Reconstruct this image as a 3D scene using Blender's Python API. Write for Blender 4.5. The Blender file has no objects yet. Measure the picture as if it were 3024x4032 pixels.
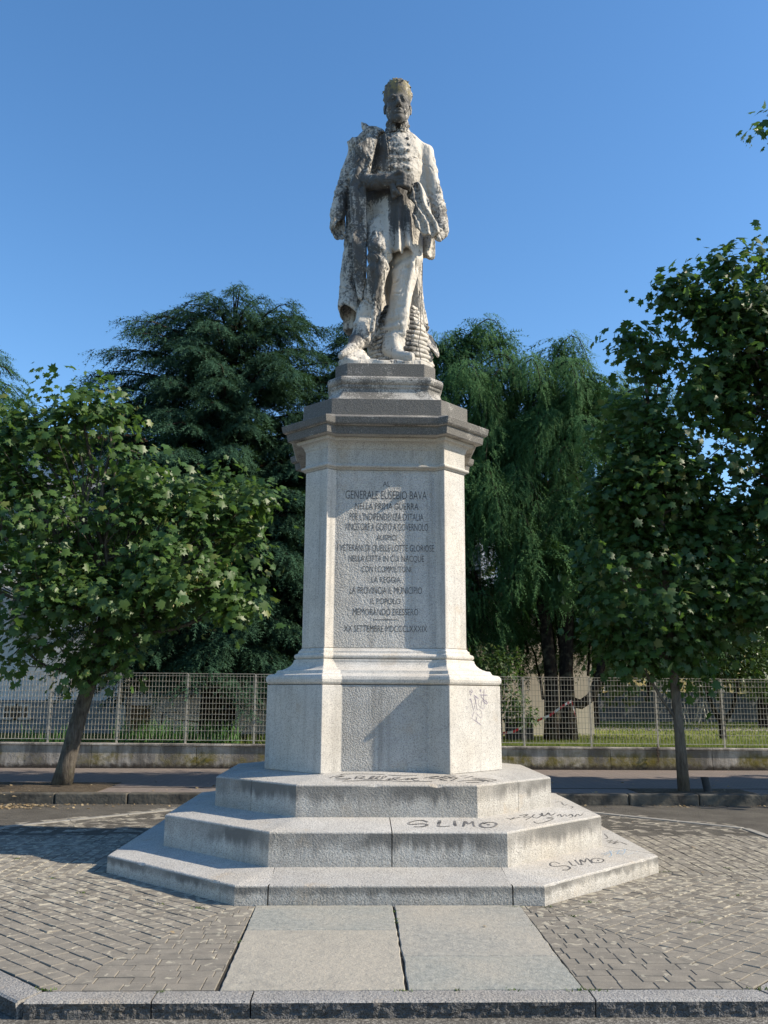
import bpy, bmesh, math, random
import numpy as np
from mathutils import Vector, Matrix, noise

PI = math.pi
rnd = random.Random(11)
rng = np.random.default_rng(5)
SC = bpy.context.scene
COL = SC.collection

# ------------------------------------------------------------------ camera
cam = bpy.data.cameras.new('camera')
cam_o = bpy.data.objects.new('camera', cam)
COL.objects.link(cam_o)
SC.camera = cam_o
cam.sensor_fit = 'VERTICAL'
cam.sensor_height = 24.0
cam.lens = 24.0 * 3523.4 / 4032.0
cam.clip_start = 0.05
cam.clip_end = 2000.0
_p, _r, _y = math.radians(11.596), math.radians(0.334), math.radians(1.61)
FW = Vector((math.sin(_y) * math.cos(_p), math.cos(_y) * math.cos(_p), math.sin(_p)))
RT0 = Vector((math.cos(_y), -math.sin(_y), 0))
UP0 = RT0.cross(FW)
RT = RT0 * math.cos(_r) + UP0 * math.sin(_r)
UP = UP0 * math.cos(_r) - RT0 * math.sin(_r)
M = Matrix.Identity(4)
for i in range(3):
    M[i][0], M[i][1], M[i][2] = RT[i], UP[i], -FW[i]
M.translation = Vector((-0.275, -9.984, 1.6))
cam_o.matrix_world = M

# ------------------------------------------------------------------ sky, sun, exposure
SUN_AZ, SUN_EL = math.radians(-10.0), math.radians(35.0)      # azimuth counted from +x towards +y
world = bpy.data.worlds.new('World')
SC.world = world
world.use_nodes = True
wn = world.node_tree
sky = wn.nodes.new('ShaderNodeTexSky')
sky.sky_type = 'NISHITA'
sky.sun_disc = False
sky.sun_elevation = SUN_EL
sky.sun_rotation = math.radians(90.0) - SUN_AZ               # clockwise from +y
sky.air_density = 1.0
sky.dust_density = 0.4
sky.ozone_density = 1.6
sky.altitude = 150
bgn = wn.nodes['Background']
bgn.inputs['Strength'].default_value = 0.142
hsv = wn.nodes.new('ShaderNodeHueSaturation')
hsv.inputs['Saturation'].default_value = 1.24
wn.links.new(sky.outputs[0], hsv.inputs['Color'])
wn.links.new(hsv.outputs[0], bgn.inputs['Color'])
sun = bpy.data.lights.new('sun', 'SUN')
sun.energy = 4.8
sun.angle = math.radians(0.5)
sun.color = (1.0, 0.885, 0.72)
sun_o = bpy.data.objects.new('sun', sun)
COL.objects.link(sun_o)
SUN_DIR = Vector((math.cos(SUN_EL) * math.cos(SUN_AZ), math.cos(SUN_EL) * math.sin(SUN_AZ), math.sin(SUN_EL)))
sun_o.rotation_euler = SUN_DIR.to_track_quat('Z', 'Y').to_euler()
SC.view_settings.view_transform = 'Standard'
SC.view_settings.look = 'None'
SC.view_settings.exposure = 0.70
SC.view_settings.gamma = 1.0
SC.view_settings.use_curve_mapping = False

# ------------------------------------------------------------------ object helpers
def tag(o, label=None, cat=None, group=None, kind=None):
    if label: o['label'] = label
    if cat: o['category'] = cat
    if group: o['group'] = group
    if kind: o['kind'] = kind
    return o

def empty(name, loc=(0, 0, 0), label=None, cat=None, group=None):
    o = bpy.data.objects.new(name, None)
    o.location = loc
    COL.objects.link(o)
    return tag(o, label, cat, group)

def link(name, me, mat=None, parent=None, smooth=False):
    if mat is not None:
        if isinstance(mat, (list, tuple)):
            for m in mat: me.materials.append(m)
        else:
            me.materials.append(mat)
    if smooth:
        me.polygons.foreach_set('use_smooth', [True] * len(me.polygons))
    o = bpy.data.objects.new(name, me)
    COL.objects.link(o)
    if parent is not None:
        o.parent = parent
        # parts are given in world coordinates; parents may be moved
        o.matrix_parent_inverse = Matrix.Translation(-world_loc(parent))
    return o

def world_loc(o):
    if o.parent is None: return Vector(o.location)
    return world_loc(o.parent) + o.matrix_parent_inverse.translation + Vector(o.location)

def np_mesh(name, V, F):
    """V (n,3); F (m,k) constant-size faces."""
    me = bpy.data.meshes.new(name)
    V = np.ascontiguousarray(V, np.float32); F = np.ascontiguousarray(F, np.int32)
    k = F.shape[1]
    me.vertices.add(len(V)); me.vertices.foreach_set('co', V.ravel())
    me.loops.add(F.size); me.loops.foreach_set('vertex_index', F.ravel())
    me.polygons.add(len(F))
    me.polygons.foreach_set('loop_start', np.arange(0, F.size, k, dtype=np.int32))
    me.update(calc_edges=True)
    return me

class MB:
    """collects polygons, then builds ONE mesh object"""
    def __init__(s): s.v = []; s.f = []; s.smooth = False
    def add(s, vs, fs):
        n = len(s.v); s.v += [tuple(v) for v in vs]; s.f += [tuple(i + n for i in f) for f in fs]
    def box(s, x0, x1, y0, y1, z0, z1):
        s.add([(x0,y0,z0),(x1,y0,z0),(x1,y1,z0),(x0,y1,z0),(x0,y0,z1),(x1,y0,z1),(x1,y1,z1),(x0,y1,z1)],
              [(0,3,2,1),(4,5,6,7),(0,1,5,4),(1,2,6,5),(2,3,7,6),(3,0,4,7)])
    def bar(s, a, b, w, h=None):
        a = Vector(a); b = Vector(b); h = h or w
        d = (b - a).normalized(); u = d.cross(Vector((0, 0, 1)))
        if u.length < 1e-4: u = Vector((1, 0, 0))
        u.normalize(); n = u.cross(d)
        vs = []
        for p in (a, b):
            for su, sn in ((-1,-1),(1,-1),(1,1),(-1,1)):
                vs.append(p + u * (su * w / 2) + n * (sn * h / 2))
        s.add(vs, [(3,2,1,0),(4,5,6,7),(0,1,5,4),(1,2,6,5),(2,3,7,6),(3,0,4,7)])
    def tube(s, pts, rad, n=8, caps=True):
        pts = [Vector(p) for p in pts]; rings = []
        up = Vector((0.13, 0.98, 0.1))
        for i, p in enumerate(pts):
            d = (pts[min(i + 1, len(pts) - 1)] - pts[max(i - 1, 0)]).normalized()
            u = d.cross(up)
            if u.length < 0.05: u = d.cross(Vector((1, 0, 0)))
            u.normalize(); w = d.cross(u).normalized()
            r = rad[i] if hasattr(rad, '__len__') else rad
            rings.append([p + (u * math.cos(2*PI*k/n) + w * math.sin(2*PI*k/n)) * r for k in range(n)])
        base = len(s.v)
        for R in rings: s.v += [tuple(v) for v in R]
        for i in range(len(rings) - 1):
            for k in range(n):
                a = base + i*n + k; b = base + i*n + (k+1) % n
                s.f.append((a, b, b + n, a + n))
        if caps:
            s.f.append(tuple(base + k for k in reversed(range(n))))
            s.f.append(tuple(base + (len(rings)-1)*n + k for k in range(n)))
    def prism(s, poly, z0, z1, z0f=None, z1f=None):
        """vertical prism over a ccw plan polygon; z0f/z1f optional height functions"""
        n = len(poly)
        b = [(x, y, z0f(x, y) if z0f else z0) for x, y in poly]
        t = [(x, y, z1f(x, y) if z1f else z1) for x, y in poly]
        s.add(b + t, [tuple(reversed(range(n))), tuple(range(n, 2*n))] + [(i, (i+1) % n, (i+1) % n + n, i + n) for i in range(n)])
    def build(s, name, mat, parent=None, smooth=False, bevel=0.0, seg=1):
        me = bpy.data.meshes.new(name)
        me.from_pydata(s.v, [], s.f)
        if bevel > 0:
            bm = bmesh.new(); bm.from_mesh(me)
            bmesh.ops.remove_doubles(bm, verts=bm.verts, dist=1e-5)
            es = [e for e in bm.edges if e.is_manifold and e.calc_face_angle(0) > 0.35]
            bmesh.ops.bevel(bm, geom=es, offset=bevel, segments=seg, affect='EDGES', profile=0.5, clamp_overlap=True)
            bm.to_mesh(me); bm.free()
        me.update()
        return link(name, me, mat, parent, smooth)

# ------------------------------------------------------------------ material helpers
class NT:
    def __init__(s, name, rough=0.85, spec=0.3):
        s.m = bpy.data.materials.new(name); s.m.use_nodes = True
        s.t = s.m.node_tree; s.b = s.t.nodes['Principled BSDF']; s.out = s.t.nodes['Material Output']
        s.b.inputs['Roughness'].default_value = rough
        s.b.inputs['Specular IOR Level'].default_value = spec
        s._geo = None
    def n(s, ty, **kw):
        x = s.t.nodes.new(ty)
        for k, v in kw.items(): setattr(x, k, v)
        return x
    def l(s, a, b): s.t.links.new(a, b)
    def geo(s):
        if s._geo is None: s._geo = s.n('ShaderNodeNewGeometry')
        return s._geo
    def pos(s, scale=(1,1,1), loc=(0,0,0), rot=(0,0,0)):
        mp = s.n('ShaderNodeMapping'); mp.inputs['Scale'].default_value = scale; mp.inputs['Location'].default_value = loc
        mp.inputs['Rotation'].default_value = rot
        s.l(s.geo().outputs['Position'], mp.inputs['Vector']); return mp.outputs[0]
    def noise(s, scale, detail=3, rough=0.55, vec=None, dist=0.0):
        x = s.n('ShaderNodeTexNoise'); x.inputs['Scale'].default_value = scale; x.inputs['Detail'].default_value = detail
        x.inputs['Roughness'].default_value = rough; x.inputs['Distortion'].default_value = dist
        s.l(vec if vec is not None else s.geo().outputs['Position'], x.inputs['Vector']); return x.outputs['Fac']
    def voro(s, scale, vec=None, feature='F1', out='Distance', rand=1.0):
        x = s.n('ShaderNodeTexVoronoi', feature=feature); x.inputs['Scale'].default_value = scale
        x.inputs['Randomness'].default_value = rand
        s.l(vec if vec is not None else s.geo().outputs['Position'], x.inputs['Vector']); return x.outputs[out]
    def ramp(s, fac, stops, interp='LINEAR'):
        x = s.n('ShaderNodeValToRGB'); x.color_ramp.interpolation = interp
        el = x.color_ramp.elements
        while len(el) < len(stops): el.new(0.5)
        for e, (p, c) in zip(el, stops):
            e.position = p; e.color = (c, c, c, 1) if isinstance(c, (int, float)) else (*c, 1)
        s.l(fac, x.inputs[0]); return x.outputs[0]
    def math(s, op, a, b=None, clamp=False):
        x = s.n('ShaderNodeMath', operation=op); x.use_clamp = clamp
        for i, v in enumerate((a, b)):
            if v is None: continue
            if isinstance(v, (int, float)): x.inputs[i].default_value = v
            else: s.l(v, x.inputs[i])
        return x.outputs[0]
    def mix(s, fac, a, b, blend='MIX'):
        x = s.n('ShaderNodeMix', data_type='RGBA', blend_type=blend)
        for i, v in ((0, fac), (6, a), (7, b)):
            if isinstance(v, (int, float)): x.inputs[i].default_value = v
            elif isinstance(v, tuple): x.inputs[i].default_value = (*v, 1)
            else: s.l(v, x.inputs[i])
        return x.outputs[2]
    def sep(s, vec):
        x = s.n('ShaderNodeSeparateXYZ'); s.l(vec, x.inputs[0]); return x.outputs
    def rstep(s, v, a, b):
        x = s.n('ShaderNodeMapRange', interpolation_type='SMOOTHSTEP')
        x.inputs['From Min'].default_value = a; x.inputs['From Max'].default_value = b
        s.l(v, x.inputs['Value']); return x.outputs[0]
    def attr(s, name, out='Fac'):
        x = s.n('ShaderNodeAttribute', attribute_name=name); return x.outputs[out]
    def bump(s, h, strength=0.5, dist=0.01, normal=None):
        x = s.n('ShaderNodeBump'); x.inputs['Strength'].default_value = strength; x.inputs['Distance'].default_value = dist
        s.l(h, x.inputs['Height'])
        if normal is not None: s.l(normal, x.inputs['Normal'])
        return x.outputs[0]
    def done(s, col=None, normal=None, rough=None):
        if col is not None:
            if isinstance(col, tuple): s.b.inputs['Base Color'].default_value = (*col, 1)
            else: s.l(col, s.b.inputs['Base Color'])
        if normal is not None: s.l(normal, s.b.inputs['Normal'])
        if rough is not None: s.l(rough, s.b.inputs['Roughness'])
        return s.m

def island_rand(N):
    return N.geo().outputs['Random Per Island']

# ================================================================== MATERIALS
MT = {}
def marble(name, tint=(.52,.485,.425), head=False, allcrust=None):
    N = NT(name, .7, .3)
    c = N.attr('crust') if allcrust is None else None
    n1 = N.noise(7, 8, .62); n2 = N.noise(38, 5, .6); n3 = N.noise(2.2, 3)
    fine = N.noise(160, 2)
    st = N.noise(1.0, 5, .7, N.pos((26, 26, 3.2)))
    v = N.math('ADD', N.math('ADD', N.math('MULTIPLY', n1, .30), N.math('MULTIPLY', n2, .40)), N.math('MULTIPLY', st, .30))
    w = N.math('MULTIPLY', N.math('SUBTRACT', v, .5), 3.0)
    thr = N.math('ADD', w, c if allcrust is None else allcrust)
    m = N.math('MULTIPLY', N.rstep(thr, .30, .72), .93)
    base = N.mix(N.rstep(n3, .35, .65), tint, tuple(q * .86 for q in tint))
    base = N.mix(N.math('MULTIPLY', N.rstep(n2, .5, .7), .35), base, (.47, .42, .34))
    dark = N.mix(n2, (.022, .023, .025), (.085, .082, .076))
    if head:
        s = N.sep(N.geo().outputs['Position'])
        top = N.math('MULTIPLY', N.rstep(s[2], 8.82, 8.98), N.rstep(N.noise(9, 5, .7), .42, .58))
        dark = N.mix(top, dark, (.20, .16, .055))
    col = N.mix(m, base, dark)
    h = N.math('ADD', N.math('MULTIPLY', n2, .6), N.math('MULTIPLY', fine, .25))
    nb = N.bump(h, .6, .014)
    if not head:
        fold = N.noise(1.0, 3, .5, N.pos((7, 6, 3.6), rot=(0, .55, 0)), .8); cr = N.math('ABSOLUTE', N.math('SUBTRACT', fold, .5))
        nb = N.bump(cr, .42, .10, nb)
    return N.done(col, nb)
MT['marble'] = marble('weathered_marble'); MT['marble_head'] = marble('weathered_marble_head', head=True)
MT['marble_dark'] = marble('weathered_marble_dark', allcrust=.65)
N = NT('cable_metal', .6); MT['cable'] = N.done((.05, .045, .04))

def granite(name, light=(.50,.485,.455), dark=(.24,.24,.245), bump=.5, coarse=0.0, stain_shade=None, crust=0.0, speck=1.0):
    """speckled granite; coarse = bush-hammered relief; stain = drip marks below the top edge plus painted riser shade; crust = black growth"""
    N = NT(name, .82, .25)
    v = N.voro(175, out='Color'); vv = N.sep(v)[0]
    nz = N.noise(150, 2, .75); big = N.noise(1.7, 4, .6); mid = N.noise(9, 4, .6)
    sp = N.math('ADD', N.math('MULTIPLY', vv, .45), N.math('MULTIPLY', nz, .75))
    fac = N.ramp(sp, [(.36, 1.0), (.50, .30), (.66, 0.0)])
    fac = N.math('MULTIPLY', fac, .95 * speck)
    col = N.mix(fac, light, dark)
    col = N.mix(N.ramp(N.math('ADD', N.math('MULTIPLY', big, .6), N.math('MULTIPLY', mid, .4)), [(.35, 1.0), (.62, 0.0)]), col, (.80, .80, .80), 'MULTIPLY')
    warm = N.ramp(N.noise(.9, 3, .6, N.pos(loc=(7, 3, 1))), [(.45, 0.0), (.70, .5)])
    col = N.mix(warm, col, (1.02, .93, .80), 'MULTIPLY')
    oi = N.n('ShaderNodeObjectInfo').outputs['Random']; tone = N.ramp(oi, [(0.0, .86), (1.0, 1.0)]); col = N.mix(1.0, col, tone, 'MULTIPLY')
    # faint rain streaks and rusty blooms
    rs = N.noise(1.0, 4, .65, N.pos((10, 10, .5), loc=(2, 5, 0))); vert = N.math('SUBTRACT', 1.0, N.math('MULTIPLY', N.math('ABSOLUTE', N.sep(N.geo().outputs['True Normal'])[2]), 2.0), True)
    col = N.mix(N.math('MULTIPLY', N.ramp(rs, [(.50, 0.0), (.72, .55)]), vert), col, (.20, .19, .17))
    col = N.mix(N.ramp(N.noise(2.6, 5, .7, N.pos(loc=(11, 4, 9))), [(.60, 0.0), (.72, .35)]), col, (.36, .27, .17))
    if stain_shade:
        zz = N.sep(N.geo().outputs['Position'])[2]; z = N.rstep(zz, stain_shade[0], stain_shade[1]); stain_shade = stain_shade[2]
        drip = N.noise(1.0, 4, .6, N.pos((9, 9, 1.0))); nrm = N.math('ABSOLUTE', N.sep(N.geo().outputs['True Normal'])[2])
        m = N.rstep(N.math('ADD', z, N.math('MULTIPLY', drip, 1.5)), 1.08, 1.62)
        patch = N.ramp(N.noise(1.6, 3), [(.33, .25), (.56, 1.0)])
        m = N.math('MULTIPLY', N.math('MULTIPLY', m, patch), N.math('SUBTRACT', 1.0, N.math('MULTIPLY', nrm, 2.0), True))
        col = N.mix(N.math('MULTIPLY', m, stain_shade), col, (.13, .125, .115))
        low = N.math('MULTIPLY', N.rstep(z, .35, 0.0), N.math('MULTIPLY', N.noise(4, 4), .6))
        col = N.mix(N.math('MULTIPLY', low, stain_shade * .6), col, (.20, .185, .16))
    if crust:
        nn = N.sep(N.geo().outputs['True Normal'])
        front = N.rstep(nn[1], .1, -.75)
        c = N.math('ADD', N.math('MULTIPLY', N.noise(3.2, 6, .7), .62), N.math('MULTIPLY', N.noise(75, 3, .7), .45))
        side = N.math('MULTIPLY', N.math('SUBTRACT', N.math('MULTIPLY', front, 1.0), .14), crust)
        m = N.rstep(N.math('ADD', c, N.math('MULTIPLY', side, .185)), .53, .63)
        m = N.math('MULTIPLY', m, .86)
        col = N.mix(m, col, N.mix(N.ramp(N.noise(130, 2, .8), [(.42, 0.0), (.62, 1.0)]), (.034, .033, .032), (.15, .145, .132)))
    h = N.math('ADD', N.math('MULTIPLY', nz, .35), N.math('MULTIPLY', mid, .3))
    nrm = N.bump(h, bump, .006)
    if coarse:
        c1 = N.noise(62, 2, .6, dist=.25); nrm = N.bump(c1, coarse, .022, nrm)
    return N.done(col, nrm)
MT['gr_smooth'] = granite('granite_smooth', (.58,.555,.51), (.25,.245,.235), .35)
MT['gr_panel'] = granite('granite_hammered', (.57,.55,.51), (.24,.235,.23), .4, coarse=.8)
for _i, _z in enumerate(((0.0, .147), (.185, .478), (.530, .817))):
    MT['gr_step%d' % _i] = granite('granite_step', (.51,.49,.45), (.21,.205,.195), .5, coarse=.38, stain_shade=(_z[0], _z[1], .95), speck=1.15)  # real drips, strengthened to paint in the dimness of grazing-lit risers
MT['gr_crust'] = granite('granite_weathered', (.50,.475,.43), (.2,.2,.2), .5, coarse=.25, crust=1.0)
MT['gr_cap'] = granite('granite_capital', (.53,.505,.455), (.24,.23,.22), .4)
MT['kerb'] = granite('granite_kerb', (.35,.34,.32), (.12,.12,.125), .6, coarse=.5, speck=1.3)
MT['kerb_rough_shaded'] = granite('granite_split_face_shaded', (.12,.12,.122), (.04,.04,.04), .8, coarse=1.0)  # rough street face: its shade is put into this darker base colour

def slabmat(name, c1, c2, sc=14):
    N = NT(name, .8, .25)
    a = N.noise(sc, 6, .65); b = N.noise(1.4, 3); f = N.noise(150, 2)
    col = N.mix(N.ramp(a, [(.35, 0.0), (.65, 1.0)]), c1, c2)
    col = N.mix(N.ramp(b, [(.4, 0.0), (.65, .6)]), col, (.40, .36, .29))
    spots = N.ramp(N.voro(7, out='Distance'), [(.05, 1.0), (.08, 0.0)])
    col = N.mix(N.math('MULTIPLY', spots, .5), col, (.12, .12, .12))
    col = N.mix(N.ramp(f, [(.4, .35), (.6, 0.0)]), col, (.15, .15, .15))
    h = N.math('ADD', N.math('MULTIPLY', a, .8), N.math('MULTIPLY', f, .3))
    return N.done(col, N.bump(N.noise(22, 5, .7), .4, .03, N.bump(h, .4, .015)))
MT['slab_grey'] = slabmat('gneiss_grey', (.25,.245,.215), (.36,.345,.295))
MT['slab_tan'] = slabmat('gneiss_tan', (.29,.27,.225), (.385,.355,.29), 9)
MT['slab_green'] = slabmat('gneiss_green', (.225,.232,.205), (.33,.33,.29), 20)

def pavermat():
    N = NT('concrete_paver', .92, .12)
    r = island_rand(N); f = N.noise(170, 2, .7); m = N.noise(7, 4, .6); big = N.noise(.6, 3)
    col = N.mix(r, (.140, .124, .101), (.250, .227, .188))
    col = N.mix(N.ramp(N.noise(240, 1, .8), [(.28, .9), (.42, 0.0), (.60, 0.0), (.72, .8)]), col, (.34, .315, .265))
    col = N.mix(N.ramp(m, [(.38, .45), (.6, 0.0)]), col, (.115, .108, .095))
    # pale lichen patches, thicker away from the trodden strip in front
    vec = N.pos((1.0, 1.0, 1.0)); pn = N.noise(13, 3, .55, vec, .6); dens = N.noise(.7, 2, .5)
    s = N.sep(N.geo().outputs['Position'])
    far = N.math('ADD', N.rstep(s[1], -4.4, -2.2), N.math('MULTIPLY', dens, .8))
    t = N.math('ADD', pn, N.math('MULTIPLY', far, .105))
    col = N.mix(N.math('MULTIPLY', N.rstep(t, .685, .72), .65), col, (.42, .385, .30))
    h = N.math('ADD', N.math('MULTIPLY', f, .5), N.math('MULTIPLY', m, .3))
    return N.done(col, N.bump(h, .5, .006))
MT['paver'] = pavermat()
def asphalt(name, c=(.055,.053,.05), peb=(.22,.205,.18), amt=.5, sc=130):
    N = NT(name, .93, .15)
    v = N.sep(N.voro(sc, out='Color'))[0]; b = N.noise(2.2, 5, .65); f = N.noise(sc * 1.2, 2)
    col = N.mix(N.math('MULTIPLY', N.ramp(v, [(.45, 0.0), (.85, 1.0)]), amt), c, peb)
    col = N.mix(N.ramp(b, [(.35, .6), (.62, 0.0)]), col, tuple(q * .55 for q in c))
    return N.done(col, N.bump(N.math('ADD', v, f), .7, .01))
MT['asphalt'] = asphalt('street_asphalt', (.10,.095,.085), (.34,.32,.28), .7, 95)
MT['asphalt_old'] = asphalt('old_asphalt', (.105,.096,.082), (.21,.195,.165), .4, 160)
MT['joint'] = asphalt('joint_sand', (.055,.050,.042), (.11,.10,.082), .5, 200)
def plain(name, c1, c2, sc=6, rough=.85, bump=.3, bs=60, spec=.25, det=4, metal=0):
    N = NT(name, rough, spec); a = N.noise(sc, det, .6); f = N.noise(bs, 3)
    if metal: N.b.inputs['Metallic'].default_value = metal
    return N.done(N.mix(N.ramp(a, [(.35, 0.0), (.65, 1.0)]), c1, c2), N.bump(f, bump, .01) if bump else None)
MT['white_kerb'] = plain('pale_kerb', (.20,.19,.17), (.30,.285,.25), 10)
MT['paint_dark'] = plain('engraved_paint', (.035,.035,.036), (.10,.10,.10), 40, bump=0)
MT['marker'] = plain('black_marker', (.05,.05,.052), (.10,.10,.10), 30, bump=0)
MT['marker_v'] = plain('violet_marker', (.10,.08,.14), (.20,.17,.24), 30, bump=0)
MT['marker_b'] = plain('blue_marker', (.20,.32,.46), (.28,.38,.48), 30, bump=0)

def marker(name, c, stone, wear=.55):
    N = NT(name, .8, .2); f = N.noise(140, 2, .8); b = N.noise(9, 3, .6)
    m = N.rstep(N.math('ADD', N.math('MULTIPLY', f, .6), N.math('MULTIPLY', b, .5)), .50, .66)
    return N.done(N.mix(N.math('MULTIPLY', m, wear), c, stone))
MT['marker'] = marker('worn_black_marker', (.055,.055,.057), (.45,.43,.40), .5)
MT['marker_v'] = marker('worn_violet_marker', (.17,.14,.21), (.52,.50,.47), .7)
MT['marker_b'] = marker('worn_blue_marker', (.20,.32,.44), (.48,.47,.44), .8)
MT['paint_dark'] = marker('worn_letter_paint', (.050,.050,.052), (.34,.33,.31), .4)

# ================================================================== PEDESTAL AND STEPS
def pier_plan(a, b, w, d):
    if d < 1e-4:
        return [(-b,-a),(b,-a),(a,-b),(a,b),(b,a),(-b,a),(-a,b),(-a,-b)]
    P_ = []
    for q in range(4):
        c, s = round(math.cos(q*PI/2)), round(math.sin(q*PI/2))
        for x, y in ((-b,-a),(-b+w,-(a-d)),(b-w,-(a-d)),(b,-a)):
            P_.append((c*x - s*y, s*x + c*y))
    return P_

def loft(name, levels, mats, parent, label=None, sharp=True):
    """levels (z,a,b,w,d); material 1 goes to the recessed panels when two materials are given"""
    plans = [pier_plan(*L[1:]) for L in levels]; n = len(plans[0]); vs = []; fs = []; mi = []
    for L, pl in zip(levels, plans): vs += [(x, y, L[0]) for x, y in pl]
    for i in range(len(levels)-1):
        for k in range(n):
            a = i*n+k; b = i*n+(k+1) % n; fs.append((a, b, b+n, a+n)); mi.append(1 if (n == 16 and k % 4 == 1) else 0)
    fs.append(tuple(reversed(range(n)))); mi.append(0)
    fs.append(tuple(range((len(levels)-1)*n, len(levels)*n))); mi.append(0)
    me = bpy.data.meshes.new(name); me.from_pydata(vs, [], fs)
    if len(mats) > 1: me.polygons.foreach_set('material_index', mi)
    me.update()
    o = link(name, me, mats, parent)
    bm = bmesh.new(); bm.from_mesh(me)
    es = [e for e in bm.edges if e.is_manifold and e.calc_face_angle(0) > .5]
    bmesh.ops.bevel(bm, geom=es, offset=.0045, segments=1, affect='EDGES', clamp_overlap=True)
    bm.to_mesh(me); bm.free()
    if label: o['label'] = label
    return o

def arc(z0, z1, a_in, bulge, b, w, d, n=7):
    """half-round moulding between two heights"""
    L = []
    for i in range(n):
        t = PI * i / (n-1); z = (z0+z1)/2 - math.cos(t)*(z1-z0)/2
        e = math.sin(t) * bulge; L.append((z, a_in + e, b + e * .04, w, d))
    return L

def make_pedestal():
    ped = empty('pedestal', (0, 0, .88), 'tall pale granite pedestal with recessed inscribed front panel and overhanging cornice', 'pedestal')
    B = .614
    loft('dado_block', [(.872,1.203,B,.190,.135),(1.700,1.199,B,.190,.135)], [MT['gr_smooth'], MT['gr_panel']], ped)
    lv = arc(1.703, 1.806, 1.165, .052, B, .19, .135) + [(1.812,1.120,B,.17,.125),(1.835,1.108,B,.17,.125)]
    for i in range(7):
        t = i/6; a = 1.100 - .165*math.sin(t*PI/2)**1.1; lv.append((1.845 + .108*(1-math.cos(t*PI/2))**.9 if i else 1.846, a, B, .17-.08*t, .12-.04*t))
    lv += arc(1.960, 2.014, .905, .030, B, .09, .08)
    lv += [(2.020,.893,B,.09,.078),(2.046,.888,B,.09,.078),(2.052,.872,B,.088,.076),(2.072,.858,B,.087,.075)]
    lv = sorted(lv, key=lambda q: q[0])
    loft('base_moulding', lv, [MT['gr_smooth']], ped)
    loft('shaft', [(2.074,.855,B,.087,.075),(3.938,.855,B,.087,.075)], [MT['gr_smooth'], MT['gr_panel']], ped)
    lv = [(3.940,.868,B,.088,.076)] + arc(3.952, 3.995, .872, .040, B, .089, .077, 5) + [(4.002,.862,B,.088,.078),(4.165,.862,B,.088,.078)]
    for i in range(6):
        t = i/5; lv.append((4.170 + .070*math.sin(t*PI/2), .872 + .075*(1-math.cos(t*PI/2)), B, .088, .080))
    lv += [(4.262,.965,B+.002,.09,.085),(4.275,.968,B+.002,.09,.085)]
    loft('capital', lv, [MT['gr_cap']], ped)
    loft('cornice', [(4.277,1.060,.622,.095,.075),(4.365,1.074,.625,.095,.075),(4.368,1.104,.628,.095,.07),(4.384,1.118,.630,.095,.07),(4.446,1.131,.634,.095,.07),(4.512,.93,.60,.06,.02)], [MT['gr_crust']], ped)
    loft('plinth_course', [(4.500,.899,.585,0,0),(4.694,.899,.585,0,0)], [MT['gr_crust']], ped)
    lv = [(4.696,.700,.545,0,0),(4.735,.690,.538,0,0)]
    for i in range(6):
        t = i/5; lv.append((4.75 + .16*t, .690 - .085*math.sin(t*PI/2), .538 - .072*math.sin(t*PI/2), 0, 0))
    lv += [(4.925,.618,.478,0,0),(4.945,.620,.480,0,0)]
    for q in arc(4.952, 5.052, .612, .034, .476, 0, 0, 7): lv.append((q[0], q[1], .476 + (q[1]-.612)*.6, 0, 0))
    loft('ogee_moulding', lv, [MT['gr_crust2']], ped)
    loft('top_block', [(5.054,.562,.430,0,0),(5.223,.562,.430,0,0)], [MT['gr_crust']], ped)
    # carved inscription, one part per line
    lines = [('AL',-.03,.048,3.764,3.821),('GENERALE EUSEBIO BAVA',-.423,.434,3.627,3.717),('NELLA PRIMA GUERRA',-.32,.345,3.516,3.586),("PER L'INDIPENDENZA D'ITALIA",-.376,.4,3.4,3.478),('VINCITORE A GOITO A GOVERNOLO',-.426,.447,3.291,3.368),('AUSPICI',-.091,.116,3.189,3.246),('I VETERANI DI QUELLE LOTTE GLORIOSE',-.498,.508,3.072,3.143),('NELLA CITTÀ IN CUI NACQUE',-.381,.404,2.964,3.029),('CON I COMMILITONI',-.244,.268,2.852,2.916),('LA REGGIA',-.141,.16,2.745,2.805),('LA PROVINCIA IL MUNICIPIO',-.365,.381,2.628,2.7),('IL POPOLO',-.15,.161,2.523,2.582),('MEMORANDO ERESSERO',-.328,.342,2.408,2.476),('XX SETTEMBRE MDCCCLXXXIX',-.417,.432,2.238,2.304)]
    yf = -(.855 - .075) - .0015
    for tx, x0, x1, z0, z1 in lines:
        cu = bpy.data.curves.new('t', 'FONT'); cu.body = tx; cu.size = 1; cu.extrude = 0; cu.offset = -.004; cu.resolution_u = 3
        to = bpy.data.objects.new('t', cu); COL.objects.link(to)
        dg = bpy.context.evaluated_depsgraph_get(); me = bpy.data.meshes.new_from_object(to.evaluated_get(dg))
        bpy.data.objects.remove(to); bpy.data.curves.remove(cu)
        co = np.empty(len(me.vertices)*3, np.float32); me.vertices.foreach_get('co', co); co = co.reshape(-1, 3)
        mn = co.min(0); mx = co.max(0); cap = .70 if 'À' in tx else (mx[1]-mn[1])
        if 'Q' in tx: mn[1] = 0; cap = .70
        X = x0 + (co[:,0]-mn[0]) / (mx[0]-mn[0]) * (x1-x0); Z = z0 + (co[:,1]-mn[1]) / cap * (z1-z0)
        new = np.stack([X, np.full_like(X, yf), Z], 1).astype(np.float32); me.vertices.foreach_set('co', new.ravel()); me.update()
        me.name = 'inscription_line'; link('inscription_line', me, MT['paint_dark'], ped)
    mb = MB(); mb.bar((-.034, yf, 3.036), (-.022, yf, 3.046), .005, .002); mb.build('inscription_accent', MT['paint_dark'], ped)
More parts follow.
